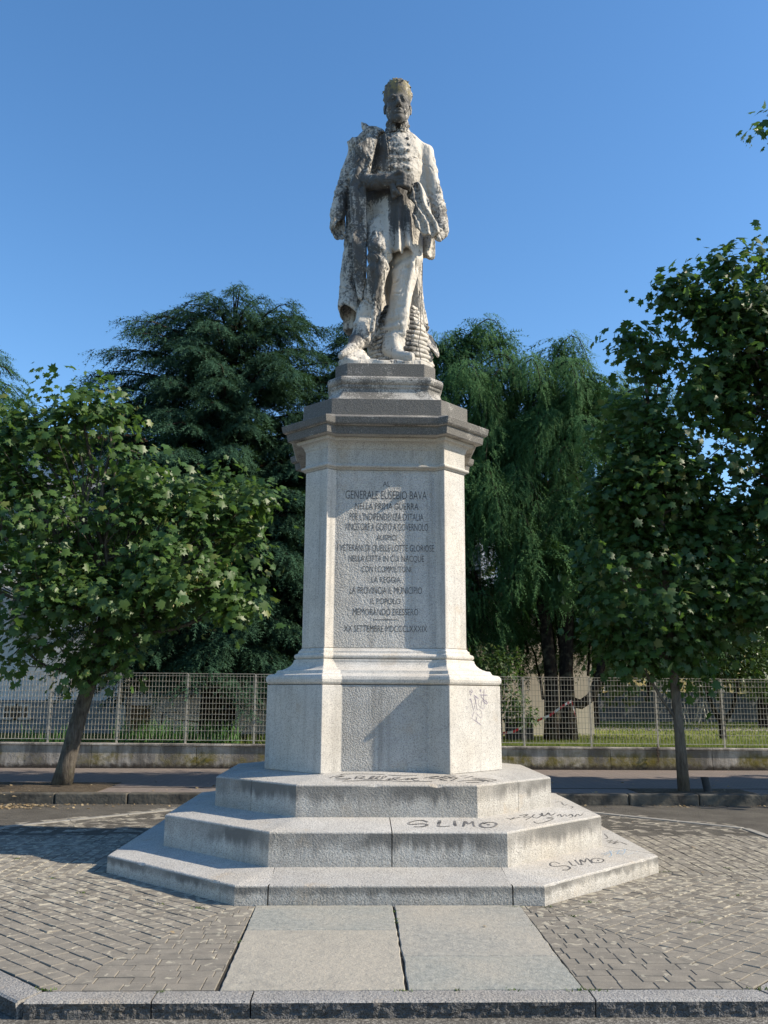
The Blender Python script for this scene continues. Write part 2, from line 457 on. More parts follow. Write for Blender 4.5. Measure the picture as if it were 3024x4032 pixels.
    mb = MB(); mb.box(-.115,.138,yf,yf+.001,2.359,2.365); mb.build('inscription_rule', MT['paint_dark'], ped)
    return ped

def octo(a, b): return [(-b,-a),(b,-a),(a,-b),(a,b),(b,a),(-b,a),(-a,b),(-a,-b)]
def on_octo(V, s):
    s %= 8; k = int(s); t = s-k; p = V[k]; q = V[(k+1) % 8]; return (p[0]+(q[0]-p[0])*t, p[1]+(q[1]-p[1])*t)
def octo_r(x, y, a, b):
    return max(abs(x), abs(y), (abs(x)+abs(y)) * a / (a+b))

STEPS = [(2.556,1.21,.147,.199,2.090,1.000,0.0),(2.090,1.000,.478,.540,1.652,.810,.190),(1.652,.810,.817,.872,1.203,.614,.530)]
def tread_z(i, x, y):
    a, b, z0, z1, a2, b2, zb = STEPS[i]; r = octo_r(x, y, a, b); return z0 + (z1-z0) * min(1.4, max(0, (a-r)/(a-a2)))

def make_steps():
    root = empty('monument_steps', (0, 0, 0), 'three tiers of pale granite octagonal steps under the pedestal', 'steps')
    jo = [[.107,.897,2.03,3.1,4.1,4.9,6.2],[.515,2.08,3.5,4.5,6.4],[1.53,3.5,5.5,7.47]]
    ji = [[.003,.997,2.006,3.05,4.05,4.95,6.15],[.515,2.05,3.5,4.5,6.4],[1.60,3.5,5.5,7.40]]
    for i, (a, b, z0, z1, a2, b2, zb) in enumerate(STEPS):
        O = octo(a, b); I = octo(a2-.12, b2-.05); J = jo[i]; K = ji[i]
        for q in range(len(J)):
            s0, s1 = J[q], J[(q+1) % len(J)]; t0, t1 = K[q], K[(q+1) % len(K)]
            if s1 <= s0: s1 += 8
            if t1 <= t0: t1 += 8
            g = .0022
            outer = [on_octo(O, s0+g)] + [O[k % 8] for k in range(math.floor(s0)+1, math.ceil(s1))] + [on_octo(O, s1-g)]
            inner = [on_octo(I, t0+g)] + [I[k % 8] for k in range(math.floor(t0)+1, math.ceil(t1))] + [on_octo(I, t1-g)]
            def dens(pl):
                out = []
                for (x0, y0), (x1, y1) in zip(pl, pl[1:]):
                    n = max(1, int(math.hypot(x1-x0, y1-y0) / .07))
                    for k in range(n):
                        t = k/n; out.append((x0+(x1-x0)*t, y0+(y1-y0)*t))
                return out + [pl[-1]]
            out = dens(outer); no = len(out); inner_d = []
            assert len(outer) == len(inner)
            for (x0, y0), (x1, y1), (u0, v0), (u1, v1) in zip(outer, outer[1:], inner, inner[1:]):
                n = max(1, int(math.hypot(x1-x0, y1-y0) / .07))
                for k in range(n): t = k/n; inner_d.append((u0+(u1-u0)*t, v0+(v1-v0)*t))
            inner_d.append(inner[-1]); fi = len(inner_d)
            # rounded, slightly chipped arris built as rows of vertices
            prof = [(0.0, 'b'), (.0, 'l'), (.003, 'm'), (.012, 't'), (.05, 'u')]
            vs = []; fs = []
            def inset(x, y, e):
                r = octo_r(x, y, a, b); k = (r-e)/r; return x*k, y*k
            for e, kind in prof:
                for x, y in out:
                    nn = noise.noise(Vector((x*6, y*6, i*3.1))); n2 = noise.noise(Vector((x*23, y*23, i*3.1+5)))
                    chip = max(0, n2 - .38) * .05
                    ex = e + .0025*nn + (chip if kind in 'mt' else 0)
                    X, Y = inset(x, y, ex)
                    zt = tread_z(i, X, Y)
                    Z = {'b': zb-.01, 'l': z0-.014-chip*.8, 'm': z0-.005-chip*.5, 't': zt, 'u': zt}[kind]
                    vs.append((X, Y, Z))
            R = len(prof)
            for r in range(R-1):
                for k in range(no-1):
                    A_ = r*no+k; fs.append((A_, A_+1, A_+1+no, A_+no))
            b0 = len(vs)
            inner = inner_d
            for x, y in inner: vs.append((x, y, tread_z(i, x, y)))
            for x, y in inner: vs.append((x, y, zb-.01))
            for k in range(no-1): A_ = (R-1)*no+k; fs.append((A_, A_+1, b0+k+1, b0+k))
            fs.append(tuple(reversed(list(range(0, no)) + [b0+fi+k for k in reversed(range(fi))])))
            for k in range(fi-1): fs.append((b0+k+1, b0+k, b0+fi+k, b0+fi+k+1))
            # end faces
            c0 = [r*no for r in range(R)] + [b0, b0+fi]; fs.append(tuple(c0))
            c1 = [r*no+no-1 for r in range(R)] + [b0+fi-1, b0+2*fi-1]; fs.append(tuple(reversed(c1)))
            me = bpy.data.meshes.new('step_stone'); me.from_pydata(vs, [], fs); me.update()
            link('step_stone', me, MT['gr_step%d' % i], root)
    # dark core under the joints
    mb = MB()
    for (a, b, z0, z1, a2, b2, zb) in STEPS: mb.prism(octo(a-.05, b-.02), zb-.005 if zb else .002, z0-.02)
    mb.build('step_core', MT['joint'], root)
    return root

GRAF={
 'slimo_big':[[(0.353,-1.804),(0.317,-1.748),(0.26,-1.755),(0.201,-1.805),(0.182,-1.85),(0.213,-1.871),(0.286,-1.85),(0.333,-1.86),(0.338,-1.893),(0.296,-1.936),(0.225,-1.937)],[(0.466,-1.748),(0.448,-1.838),(0.434,-1.92)],[(0.431,-1.92),(0.486,-1.93),(0.536,-1.913)],[(0.595,-1.753),(0.585,-1.848),(0.585,-1.908)],[(0.648,-1.935),(0.677,-1.803),(0.689,-1.78),(0.705,-1.858),(0.741,-1.79),(0.75,-1.779),(0.744,-1.891),(0.747,-1.929)],[(0.843,-1.813),(0.814,-1.846),(0.799,-1.9),(0.816,-1.944),(0.87,-1.955),(0.919,-1.921),(0.949,-1.831),(0.936,-1.783),(0.886,-1.791),(0.838,-1.846)],[(0.872,-1.862),(0.881,-1.879)]],
 'slimo_thin':[[(1.498,-1.826),(1.461,-1.777),(1.412,-1.834),(1.399,-1.916),(1.453,-1.922),(1.526,-1.877),(1.562,-1.925),(1.528,-2.004),(1.475,-2.032)],[(1.6,-1.709),(1.601,-1.83)],[(1.594,-1.844),(1.641,-1.836)],[(1.67,-1.65),(1.673,-1.785)],[(1.667,-1.793),(1.716,-1.778)],[(1.694,-1.808),(1.726,-1.614),(1.745,-1.701),(1.801,-1.546),(1.807,-1.714)],[(1.929,-1.532),(1.882,-1.521),(1.828,-1.601),(1.825,-1.677),(1.883,-1.671),(1.941,-1.592),(1.947,-1.526),(1.906,-1.526)],[(1.887,-1.582),(1.896,-1.612)]],
 'tag_mid':[[(1.083,-1.554),(1.135,-1.56),(1.189,-1.493),(1.232,-1.44)],[(1.171,-1.481),(1.112,-1.598)],[(1.234,-1.38),(1.326,-1.302),(1.257,-1.443),(1.344,-1.383),(1.265,-1.532)],[(1.391,-1.275),(1.353,-1.379),(1.391,-1.406),(1.458,-1.281),(1.445,-1.236)],[(1.481,-1.173),(1.472,-1.298),(1.527,-1.199),(1.555,-1.125),(1.553,-1.239),(1.625,-1.11)],[(1.327,-1.575),(1.345,-1.635),(1.426,-1.56),(1.552,-1.364),(1.48,-1.381),(1.57,-1.284)],[(1.615,-1.235),(1.663,-1.138),(1.655,-1.247),(1.707,-1.134),(1.717,-1.205)],[(1.731,-1.183),(1.78,-1.086),(1.775,-1.179),(1.734,-1.241)],[(1.791,-1.187),(1.849,-1.055),(1.862,-1.11),(1.913,-1.011)]],
 'tag_side':[[(1.865,-0.316),(1.855,-0.488),(1.915,-0.351)],[(1.898,-0.466),(1.933,-0.515),(1.867,-0.716)],[(1.812,-0.256),(1.889,-0.122),(1.889,-0.254)]],
 'tag_low':[[(2.375,-0.013),(2.338,-0.294),(2.277,-0.425)],[(2.243,-0.603),(2.343,-0.447),(2.227,-0.729),(2.397,-0.453),(2.258,-0.762),(2.395,-0.525)],[(2.395,-0.525),(2.421,-0.687)]],
 'tag_blue':[[(1.99,-1.337),(2.142,-1.172),(2.062,-1.294),(2.008,-1.364)],[(2.116,-1.16),(2.083,-1.34),(2.031,-1.436)],[(2.142,-1.22),(2.222,-1.126),(2.149,-1.286),(2.208,-1.233)],[(2.23,-1.157),(2.294,-1.059),(2.226,-1.241),(2.176,-1.31)],[(2.242,-1.29),(2.41,-1.08)]],
 'tag_top':[[(-0.419,-1.235),(-0.382,-1.201),(-0.208,-1.194),(-0.003,-1.214)],[(-0.522,-1.382),(-0.477,-1.305),(-0.391,-1.294),(-0.464,-1.364),(-0.421,-1.399),(-0.326,-1.38),(-0.368,-1.443),(-0.467,-1.455)],[(-0.284,-1.416),(-0.268,-1.302),(-0.22,-1.288),(-0.199,-1.334),(-0.241,-1.37),(-0.268,-1.362),(-0.189,-1.424),(-0.146,-1.414),(-0.102,-1.3),(-0.123,-1.301),(-0.151,-1.405),(-0.104,-1.412),(-0.048,-1.298),(-0.07,-1.299),(-0.093,-1.39),(-0.056,-1.422),(0.005,-1.313),(-0.015,-1.285),(-0.039,-1.368)],[(0.001,-1.435),(0.045,-1.389),(0.022,-1.456),(0.087,-1.41),(0.132,-1.357),(0.067,-1.366),(0.096,-1.456),(0.172,-1.41),(0.216,-1.386),(0.18,-1.453),(0.246,-1.409),(0.302,-1.371),(0.237,-1.385),(0.263,-1.476),(0.307,-1.453)],[(-0.403,-1.506),(-0.21,-1.485),(-0.0,-1.482),(0.166,-1.515),(0.419,-1.505)],[(0.024,-1.242),(0.136,-1.272),(0.298,-1.261)],[(0.349,-1.377),(0.435,-1.306),(0.501,-1.294),(0.409,-1.361),(0.471,-1.388),(0.531,-1.322)],[(0.471,-1.388),(0.574,-1.313),(0.592,-1.35),(0.499,-1.431),(0.559,-1.471)],[(0.544,-1.291),(0.657,-1.247),(0.59,-1.368),(0.668,-1.344),(0.589,-1.485)],[(0.7,-1.252),(0.775,-1.17)],[(0.733,-1.334),(0.834,-1.18)],[(0.656,-1.502),(0.74,-1.46),(0.875,-1.393),(0.889,-1.452),(0.729,-1.543),(0.848,-1.518)],[(0.796,-1.344),(0.995,-1.375),(0.816,-1.278),(1.038,-1.273),(0.938,-1.405)]],
 'violet':[[(0.837,-0.977,1.65),(0.851,-0.963,1.662),(0.867,-0.947,1.648),(0.85,-0.964,1.612),(0.837,-0.977,1.648),(0.862,-0.952,1.636)],[(0.833,-0.981,1.563),(0.844,-0.97,1.572),(0.86,-0.954,1.529),(0.878,-0.936,1.468),(0.896,-0.918,1.529),(0.909,-0.905,1.589)],[(0.884,-0.93,1.61),(0.939,-0.875,1.575)],[(0.886,-0.928,1.596),(0.916,-0.898,1.522)],[(0.893,-0.921,1.522),(0.905,-0.909,1.536),(0.913,-0.901,1.498),(0.903,-0.911,1.455)],[(0.945,-0.869,1.567),(0.936,-0.878,1.546),(0.938,-0.876,1.51),(0.997,-0.817,1.476),(1.001,-0.813,1.536),(0.998,-0.816,1.584),(1.004,-0.81,1.669)],[(0.957,-0.857,1.613),(1.041,-0.773,1.611)],[(0.965,-0.849,1.601),(0.996,-0.818,1.565),(1.025,-0.789,1.551),(1.039,-0.775,1.531),(1.024,-0.79,1.526),(0.999,-0.815,1.543),(0.976,-0.838,1.56),(0.969,-0.845,1.5)],[(0.915,-0.899,1.491),(0.926,-0.888,1.469),(0.943,-0.871,1.474),(0.966,-0.848,1.452),(0.976,-0.838,1.412),(0.962,-0.852,1.388),(0.909,-0.905,1.432)],[(0.887,-0.927,1.451),(0.869,-0.945,1.418),(0.86,-0.954,1.385),(0.907,-0.907,1.353),(0.957,-0.857,1.321)],[(0.905,-0.909,1.398),(0.911,-0.903,1.379),(0.904,-0.91,1.354)],[(0.895,-0.919,1.434),(0.914,-0.9,1.443)],[(0.796,-1.018,1.504),(0.812,-1.002,1.492)],[(0.796,-1.018,1.49),(0.807,-1.007,1.478)],[(0.955,-0.859,1.669),(0.969,-0.845,1.649)],[(0.952,-0.862,1.656),(0.966,-0.848,1.642)]],
}

def graffiti():
    def ribbon(mb, pts, w):
        pts = [Vector(p) for p in pts]
        # smooth the strokes
        q = []
        for i in range(len(pts)-1):
            p0 = pts[max(i-1, 0)]; p1 = pts[i]; p2 = pts[i+1]; p3 = pts[min(i+2, len(pts)-1)]
            for k in range(4):
                t = k/4; q.append(.5*((2*p1) + (p2-p0)*t + (2*p0-5*p1+4*p2-p3)*t*t + (-p0+3*p1-3*p2+p3)*t*t*t))
        q.append(pts[-1]); n = len(q); base = len(mb.v)
        for i, p in enumerate(q):
            d = q[min(i+1, n-1)] - q[max(i-1, 0)]
            nn = Vector((1, -1, 0)).normalized() if mb.vert else Vector((0, 0, 1))
            s = d.cross(nn)
            s = s.normalized() if s.length > 1e-6 else Vector((1, 0, 0))
            ww = w * (.8 + .4*noise.noise(p*9)); mb.v += [tuple(p + s*ww/2), tuple(p - s*ww/2)]
        for i in range(n-1): mb.f.append((base+2*i, base+2*i+1, base+2*i+3, base+2*i+2))
    spec = {'slimo_big': (1, .029, 'marker', 'bold black marker graffiti reading SLIMO on the middle step'),
            'slimo_thin': (0, .016, 'marker', 'thin dark graffiti reading SLIMO on the lowest step at right'),
            'tag_mid': (1, .017, 'marker', 'dark scrawled tag on the right corner of the middle step'),
            'tag_side': (1, .013, 'marker', 'faint scrawl at the far right edge of the middle step'),
            'tag_low': (0, .016, 'marker', 'dark zigzag scrawl at the back right of the lowest step'),
            'tag_blue': (0, .012, 'marker_b', 'pale blue scrawl on the right tread of the lowest step'),
            'tag_top': (2, .022, 'marker', 'long black looping scrawl on the top step before the pedestal'),
            'violet': (None, .007, 'marker_v', 'violet scribbled letters on the right face of the pedestal block')}
    for k, (st, w, m, lab) in spec.items():
        mb = MB(); mb.vert = st is None
        for s in GRAF[k]:
            if st is None: pts = [(x+.0015, y-.0015, z) for x, y, z in s]
            else: pts = [(x, y, tread_z(st, x, y) + .0025) for x, y in s]
            ribbon(mb, pts, w)
        tag(mb.build('graffiti', MT[m]), lab, 'graffiti')
make_pedestal_later = make_pedestal
MT['gr_crust2'] = granite('granite_ogee', (.50,.475,.43), (.22,.22,.21), .5, coarse=.2, crust=.25)
make_pedestal(); make_steps(); graffiti()

# ================================================================== GROUND
OA, OB = 4.58, 1.97        # plaza outline
# street sheet: low in front of the kerb, level with the plaza behind it
def ground_sheet():
    xs = sorted(set([-600,-200,-80,-40,-20,-12,-9,-7.5] + [-6+.5*i for i in range(25)] + [7.5,9,12,20,40,80,200,600]))
    ys = sorted(set([-600,-200,-60,-20,-12,-8,-6,-5,-4.8,-4.6,-4.2,-3.6,-3,-2.4,-1.8,-1.2,-.6,0,1,2,3,4,6,9,20,60,200,600]))
    def z(x, y):
        t = min(1, max(0, (y+2.6)/2.4)); return -.092 + (.088)*t*t*(3-2*t)
    vs = [(x, y, z(x, y)) for y in ys for x in xs]; nx = len(xs)
    fs = [(j*nx+i, j*nx+i+1, (j+1)*nx+i+1, (j+1)*nx+i) for j in range(len(ys)-1) for i in range(nx-1)]
    me = bpy.data.meshes.new('ground'); me.from_pydata(vs, [], fs); me.update()
    return tag(link('ground', me, MT['asphalt']), kind='structure')
ground_sheet()
mb = MB(); mb.prism([(-14,1.0),(14,1.0),(14,4.3),(-14,4.3)], -.05, .0005)
tag(mb.build('road', MT['asphalt_old']), kind='structure')

def prism_obj(poly, z0, z1, name, mat, parent, bev=.005):
    mb = MB(); mb.prism(poly, z0, z1); return mb.build(name, mat, parent, bevel=bev)

plaza = MB(); plaza.prism(octo(OA+.02, OB), -.20, -.009)
plaza = tag(plaza.build('plaza', MT['joint']), kind='structure')

def clip_poly(poly, nx, ny, c):
    """keep nx*x+ny*y<=c"""
    out = []
    for i in range(len(poly)):
        p = poly[i]; q = poly[(i+1) % len(poly)]; dp = nx*p[0]+ny*p[1]-c; dq = nx*q[0]+ny*q[1]-c
        if dp <= 0: out.append(p)
        if (dp < 0 < dq) or (dq < 0 < dp):
            t = dp/(dp-dq); out.append((p[0]+(q[0]-p[0])*t, p[1]+(q[1]-p[1])*t))
    return out

def pavers():
    Vo = octo(OA, OB); Vi = octo(2.56, 1.212); cells = []
    for k in range(8):
        p0, p1 = Vector(Vo[k]), Vector(Vo[(k+1) % 8]); i0, i1 = Vector(Vi[k]), Vector(Vi[(k+1) % 8])
        u = (p1-p0).normalized(); n = Vector((u.y, -u.x)); ro = p0.dot(n); ri = i0.dot(n)
        nrow = 17; h = (ro-ri)/nrow
        for j in range(nrow):
            ra, rb = ri+h*j, ri+h*(j+1)
            ta, tb = j/nrow, (j+1)/nrow
            A0 = i0.lerp(p0, ta).dot(u); A1 = i1.lerp(p1, ta).dot(u); B0 = i0.lerp(p0, tb).dot(u); B1 = i1.lerp(p1, tb).dot(u)
            s = min(A0, B0); e = max(A1, B1); s -= rnd.random()*.1
            while s < e:
                L = rnd.choice((.118, .15, .15, .208)); t = s+L
                quad = [(s, ra), (t, ra), (t, rb), (s, rb)]
                # cut along the mitres
                def cut(q, pa, pb, keep):
                    (xa, ya), (xb, yb) = pa, pb; nx, ny = (yb-ya), -(xb-xa)
                    c = nx*xa+ny*ya
                    if nx*keep[0]+ny*keep[1] > c: nx, ny, c = -nx, -ny, -c
                    return clip_poly(q, nx, ny, c)
                mid = ((A0+A1)/2, (ra+rb)/2)
                quad = cut(quad, (A0, ra), (B0, rb), mid)
                if len(quad) > 2: quad = cut(quad, (A1, ra), (B1, rb), mid)
                s = t
                if len(quad) < 3: continue
                ca = sum(q_[0] for q_ in quad)/len(quad); cr = sum(q_[1] for q_ in quad)/len(quad)
                quad = [(ca + (a-ca)*(1-.0016/max(.02, abs(a-ca))) if abs(a-ca) > .02 else a, cr + (r-cr)*(1-.0036/max(.02, abs(r-cr))) if abs(r-cr) > .02 else r) for a, r in quad]
                W = [(u.x*a + n.x*r, u.y*a + n.y*r) for a, r in quad]
                if k == 0:
                    parts = [clip_poly(W, 1, 0, -1.045), clip_poly(W, -1, 0, -1.012)]
                else: parts = [W]
                for Q in parts:
                    if len(Q) < 3: continue
                    c = Vector((0, 0))
                    for q in Q: c += Vector(q)
                    c /= len(Q)
                    area = abs(sum(Q[i][0]*Q[(i+1) % len(Q)][1]-Q[(i+1) % len(Q)][0]*Q[i][1] for i in range(len(Q))))/2
                    if area < .0008: continue
                    cells.append((Q, c))
    def geom(Q, c):
        n = len(Q); area2 = sum(Q[i][0]*Q[(i+1) % n][1]-Q[(i+1) % n][0]*Q[i][1] for i in range(n))
        if area2 < 0: Q = Q[::-1]
        dz = rnd.gauss(0, .0016); tx, ty = rnd.gauss(0, .010), rnd.gauss(0, .010)
        def ins(e):
            out = []
            for x, y in Q:
                dx, dy = x-c.x, y-c.y; l = math.hypot(dx, dy)+1e-6; k = max(.3, (l-e*1.35)/l); out.append((c.x+dx*k, c.y+dy*k))
            return out
        vs = []
        a = ins(.0003); b = ins(.0042)
        vs += [(x, y, -.035) for x, y in a] + [(x, y, -.0035+dz) for x, y in a] + [(x, y, dz+tx*(x-c.x)+ty*(y-c.y)) for x, y in b]
        fs = [(i, (i+1) % n, (i+1) % n+n, i+n) for i in range(n)] + [(i+n, (i+1) % n+n, (i+1) % n+2*n, i+2*n) for i in range(n)] + [tuple(range(2*n, 3*n))]
        return vs, fs
    C0 = Vector((-.275, -9.984, 1.6))
    def score(c):
        p = Vector((c.x, c.y, 0)) - C0; w = p.dot(FW); sx = p.dot(RT)/w; sy = p.dot(UP)/w
        vis = abs(sx) < .43 and abs(sy) < .572
        return w if vis else 100+w
    cells.sort(key=lambda q: score(q[1]))
    for Q, c in cells[:298]:
        mb = MB(); mb.add(*geom(Q, c)); mb.build('paver', MT['paver'], plaza)
    mb = MB()
    for Q, c in cells[298:]: mb.add(*geom(Q, c))
    tag(mb.build('paving', MT['paver'], plaza), kind='stuff')
pavers()

# stone slabs of the path to the steps
def slab(poly, m):
    mb = MB(); n = len(poly)
    pts = []
    for i in range(n):
        (x0, y0), (x1, y1) = poly[i], poly[(i+1) % n]; L = math.hypot(x1-x0, y1-y0); k = max(1, int(L/.06))
        for j in range(k):
            t = j/k; x = x0+(x1-x0)*t; y = y0+(y1-y0)*t
            e = .007*noise.noise(Vector((x*7, y*7, 3))) + .004*noise.noise(Vector((x*25, y*25, 1)))
            pts.append((x - e*(1 if x > (poly[0][0]+poly[2][0])/2 else -1), y + e))
    mb.prism(pts, -.10, .004); return mb.build('path_slab', m, plaza, bevel=.005)
slab([(-1.030,-3.292),(.018,-3.292),(.014,-2.562),(-1.040,-2.562)], MT['slab_green'])
slab([(-1.015,-4.590),(.010,-4.590),(.018,-3.308),(-1.030,-3.308)], MT['slab_tan'])
slab([(.028,-3.925),(1.000,-3.935),(1.012,-2.562),(.034,-2.562)], MT['slab_grey'])
slab([(.026,-4.590),(1.005,-4.590),(1.000,-3.950),(.032,-3.942)], MT['slab_green'])

# front kerb stones
kerb = empty('kerb', (0, -4.7, -.12)); kerb['kind'] = 'structure'
def kerbstone(p0, p1, q1, q0, parent=kerb, zt=0.0, zb=-.16, mt=None):
    """p0-p1 street edge, q0-q1 inner edge"""
    L = (Vector(p1)-Vector(p0)).length; n = max(3, int(L/.018)); hz = 9
    vs = []; fs = []
    u = (Vector(p1)-Vector(p0)).normalized(); nrm = Vector((u.y, -u.x))
    for r in range(hz+1):
        for i in range(n+1):
            t = i/n; P_ = Vector(p0).lerp(Vector(p1), t); z = zt-.012 - (zt-.012-zb)*r/hz
            d = .011*noise.noise(Vector((P_.x*14, P_.y*14, z*20))) + .010*noise.noise(Vector((P_.x*34, P_.y*34, z*40))) - .006*(r == 0)
            if r == 0: d = .004*noise.noise(Vector((P_.x*20, 2, 1)))
            if i in (0, n): d *= .3
            P_ = P_ + nrm*(d - .010*math.sin(PI*min(1, r/hz)))
            vs.append((P_.x, P_.y, z))
    for r in range(hz):
        for i in range(n): a = r*(n+1)+i; fs.append((a+n+1, a+n+2, a+1, a))
    b = len(vs)
    for row, e in enumerate((.012, .03)):
        for i in range(n+1):
            t = i/n; P_ = Vector(p0).lerp(Vector(p1), t) - nrm*e; vs.append((P_.x, P_.y, zt - (.003 if row == 0 else 0) + .002*noise.noise(Vector((P_.x*12, P_.y*12, 0)))))
    for i in range(n+1):
        t = i/n; P_ = Vector(q0).lerp(Vector(q1), t); vs.append((P_.x, P_.y, zt + .002*noise.noise(Vector((P_.x*12, P_.y*12, 0)))))
    for i in range(n): fs.append((i, i+1, b+i+1, b+i))
    for r in range(2):
        for i in range(n): a = b+r*(n+1)+i; fs.append((a, a+1, a+n+2, a+n+1))
    c = len(vs)
    for i in (0, n):
        q = Vector(q0).lerp(Vector(q1), i/n); vs.append((q.x, q.y, zb))
    for side, i in ((0, 0), (1, n)):
        col = [r*(n+1)+i for r in range(hz, -1, -1)] + [b+i, b+(n+1)+i, b+2*(n+1)+i, c+side]
        fs.append(tuple(col) if side == 0 else tuple(reversed(col)))
    me = bpy.data.meshes.new('kerbstone'); me.from_pydata(vs, [], fs)
    me.polygons.foreach_set('material_index', [1 if k < hz*n else 0 for k in range(len(fs))]); me.update()
    link('kerbstone', me, [MT['kerb'], MT['kerb_rough_shaded']], parent)
ki, ko = -4.600, -4.762
xs = [-1.98, -1.353, -.826, 1.030, 1.98]
for i in range(4):
    a, b = xs[i], xs[i+1]; g = .005
    kerbstone((a+g+(-.05 if i == 0 else 0), ko), (b-g+(.05 if i == 3 else 0), ko), (b-g, ki), (a+g, ki))
for sx in (-1, 1):
    c0 = Vector((sx*1.985, -4.588)); c1 = Vector((sx*4.585, -1.988)); d = (c1-c0).normalized(); n = Vector((sx*d.y*sx, -d.x)) if sx > 0 else Vector((-abs(d.y), -abs(d.x)))
    n = Vector((sx*.7071, -.7071)); L = (c1-c0).length; s = 0.0; k = 0
    while s < L-.05:
        e = min(L, s+rnd.uniform(.6, .95)); q0 = c0+d*(s+.005); q1 = c0+d*(e-.005)
        p0 = q0+n*.175 + (d*(-.06) if k == 0 else d*0); p1 = q1+n*.175
        if sx > 0: kerbstone(tuple(p0), tuple(p1), tuple(q1), tuple(q0))
        else: kerbstone(tuple(p1), tuple(p0), tuple(q0), tuple(q1))
        s = e; k += 1
# flush pale edging round the back of the plaza
edge = empty('plaza_edging', (0, 3, 0)); edge['kind'] = 'structure'
E0 = octo(4.52, 1.58); 
for k in (2, 3, 4, 5, 6):
    a, b = Vector(E0[k]), Vector(E0[(k+1) % 8])
    if k == 2: a = Vector((4.52, -2.0))
    if k == 6: b = Vector((-4.52, -2.0))
    d = (b-a).normalized(); n = Vector((d.y, -d.x)); L = (b-a).length; m = max(1, round(L/.9))
    for i in range(m):
        p = a+d*(L*i/m+.004); q = a+d*(L*(i+1)/m-.004)
        mb = MB(); mb.prism([tuple(p), tuple(p+n*.10), tuple(q+n*.10), tuple(q)][::-1] if False else [tuple(p), tuple(q), tuple(q+n*.10), tuple(p+n*.10)][::-1], -.1, .012); mb.build('edging_stone', MT['white_kerb'], edge, bevel=.004)

# ------------------------------------------------ raised pavement behind
def sidewalk_mat():
    N = NT('red_brown_pavement', .92, .15)
    br = N.n('ShaderNodeTexBrick'); br.inputs['Scale'].default_value = 1.0; br.inputs['Mortar Size'].default_value = .006
    br.inputs['Brick Width'].default_value = .20; br.inputs['Row Height'].default_value = .10
    N.l(N.pos(rot=(0, 0, math.radians(45))), br.inputs['Vector'])
    br.inputs['Color1'].default_value = (.22, .18, .16, 1); br.inputs['Color2'].default_value = (.175, .145, .13, 1); br.inputs['Mortar'].default_value = (.05, .04, .035, 1)
    c = N.mix(N.ramp(N.noise(1.6, 4, .6), [(.4, .5), (.65, 0.0)]), br.outputs['Color'], (.14, .125, .11))
    c = N.mix(N.math('MULTIPLY', N.noise(90, 2), .35), c, (.22, .19, .165))
    return N.done(c, N.bump(br.outputs['Fac'], -.4, .006))
MT['sidewalk'] = sidewalk_mat()
MT['soil'] = asphalt('dry_soil', (.075,.058,.04), (.20,.165,.12), .6, 60)
MT['dark_kerb'] = plain('mossy_dark_kerb', (.045,.042,.036), (.115,.105,.085), 4, bump=1.0, bs=16, det=6)
def conc_wall(name):
    N = NT(name, .9, .15)
    n1 = N.noise(2.3, 6, .65); n2 = N.noise(9, 5, .65); st = N.noise(1, 5, .65, N.pos((2.2, 2.2, .35)))
    s = N.sep(N.geo().outputs['Position'])
    col = N.mix(N.ramp(n2, [(.35, 0.0), (.7, 1.0)]), (.46,.42,.375), (.34,.31,.275))
    col = N.mix(N.ramp(st, [(.40, 0.0), (.58, .9)]), col, (.12, .108, .095))
    moss = N.math('MULTIPLY', N.ramp(N.noise(1.05, 5, .7, N.pos(loc=(3, 0, 8))), [(.44, 0.0), (.56, 1.0)]), N.rstep(s[2], .58, .34))
    col = N.mix(N.math('MULTIPLY', moss, N.ramp(n2, [(.3, .3), (.6, 1.0)])), col, (.15, .125, .03))
    low = N.rstep(N.math('ADD', s[2], N.math('MULTIPLY', n2, -.22)), .17, .05)
    col = N.mix(low, col, (.05, .042, .036))
    return N.done(col, N.bump(N.math('ADD', n2, N.math('MULTIPLY', N.noise(50, 4), .5)), .6, .02))
MT['conc'] = conc_wall('stained_concrete')

mb = MB(); mb.prism([(-30,4.16),(30,4.16),(30,8.72),(-30,8.72)], -.02, .146)
sidewalk = tag(mb.build('sidewalk', MT['sidewalk']), kind='structure')
# gutter joint and planting strip soil
mb = MB(); mb.box(-30, 30, 4.95, 5.0, .147, .150); mb.build('gutter_joint', MT['joint'], sidewalk)
mb = MB(); mb.prism([(-30,4.19),(-4.2,4.19),(-4.2,5.7),(-30,5.7)], .12, .154); mb.build('verge', MT['soil'], sidewalk)
mb = MB(); mb.prism([(4.1,4.2),(5.9,4.2),(5.9,4.94),(4.1,4.94)], .12, .154); mb.build('tree_pit', MT['soil'], sidewalk)
bk = empty('back_kerb', (0, 4, 0)); bk['kind'] = 'structure'
x = -16.0
while x < 16:
    L = rnd.uniform(.9, 1.15); mb = MB()
    yy = 3.98 + rnd.uniform(-.006, .006)
    n = 8
    pts = [(x+.006, yy), (x+L-.006, yy), (x+L-.006, 4.158), (x+.006, 4.158)]
    mb.prism(pts, -.02, .160+rnd.uniform(-.004, .004)); mb.build('kerbstone', MT['dark_kerb'], bk, bevel=.02, seg=2)
    x += L

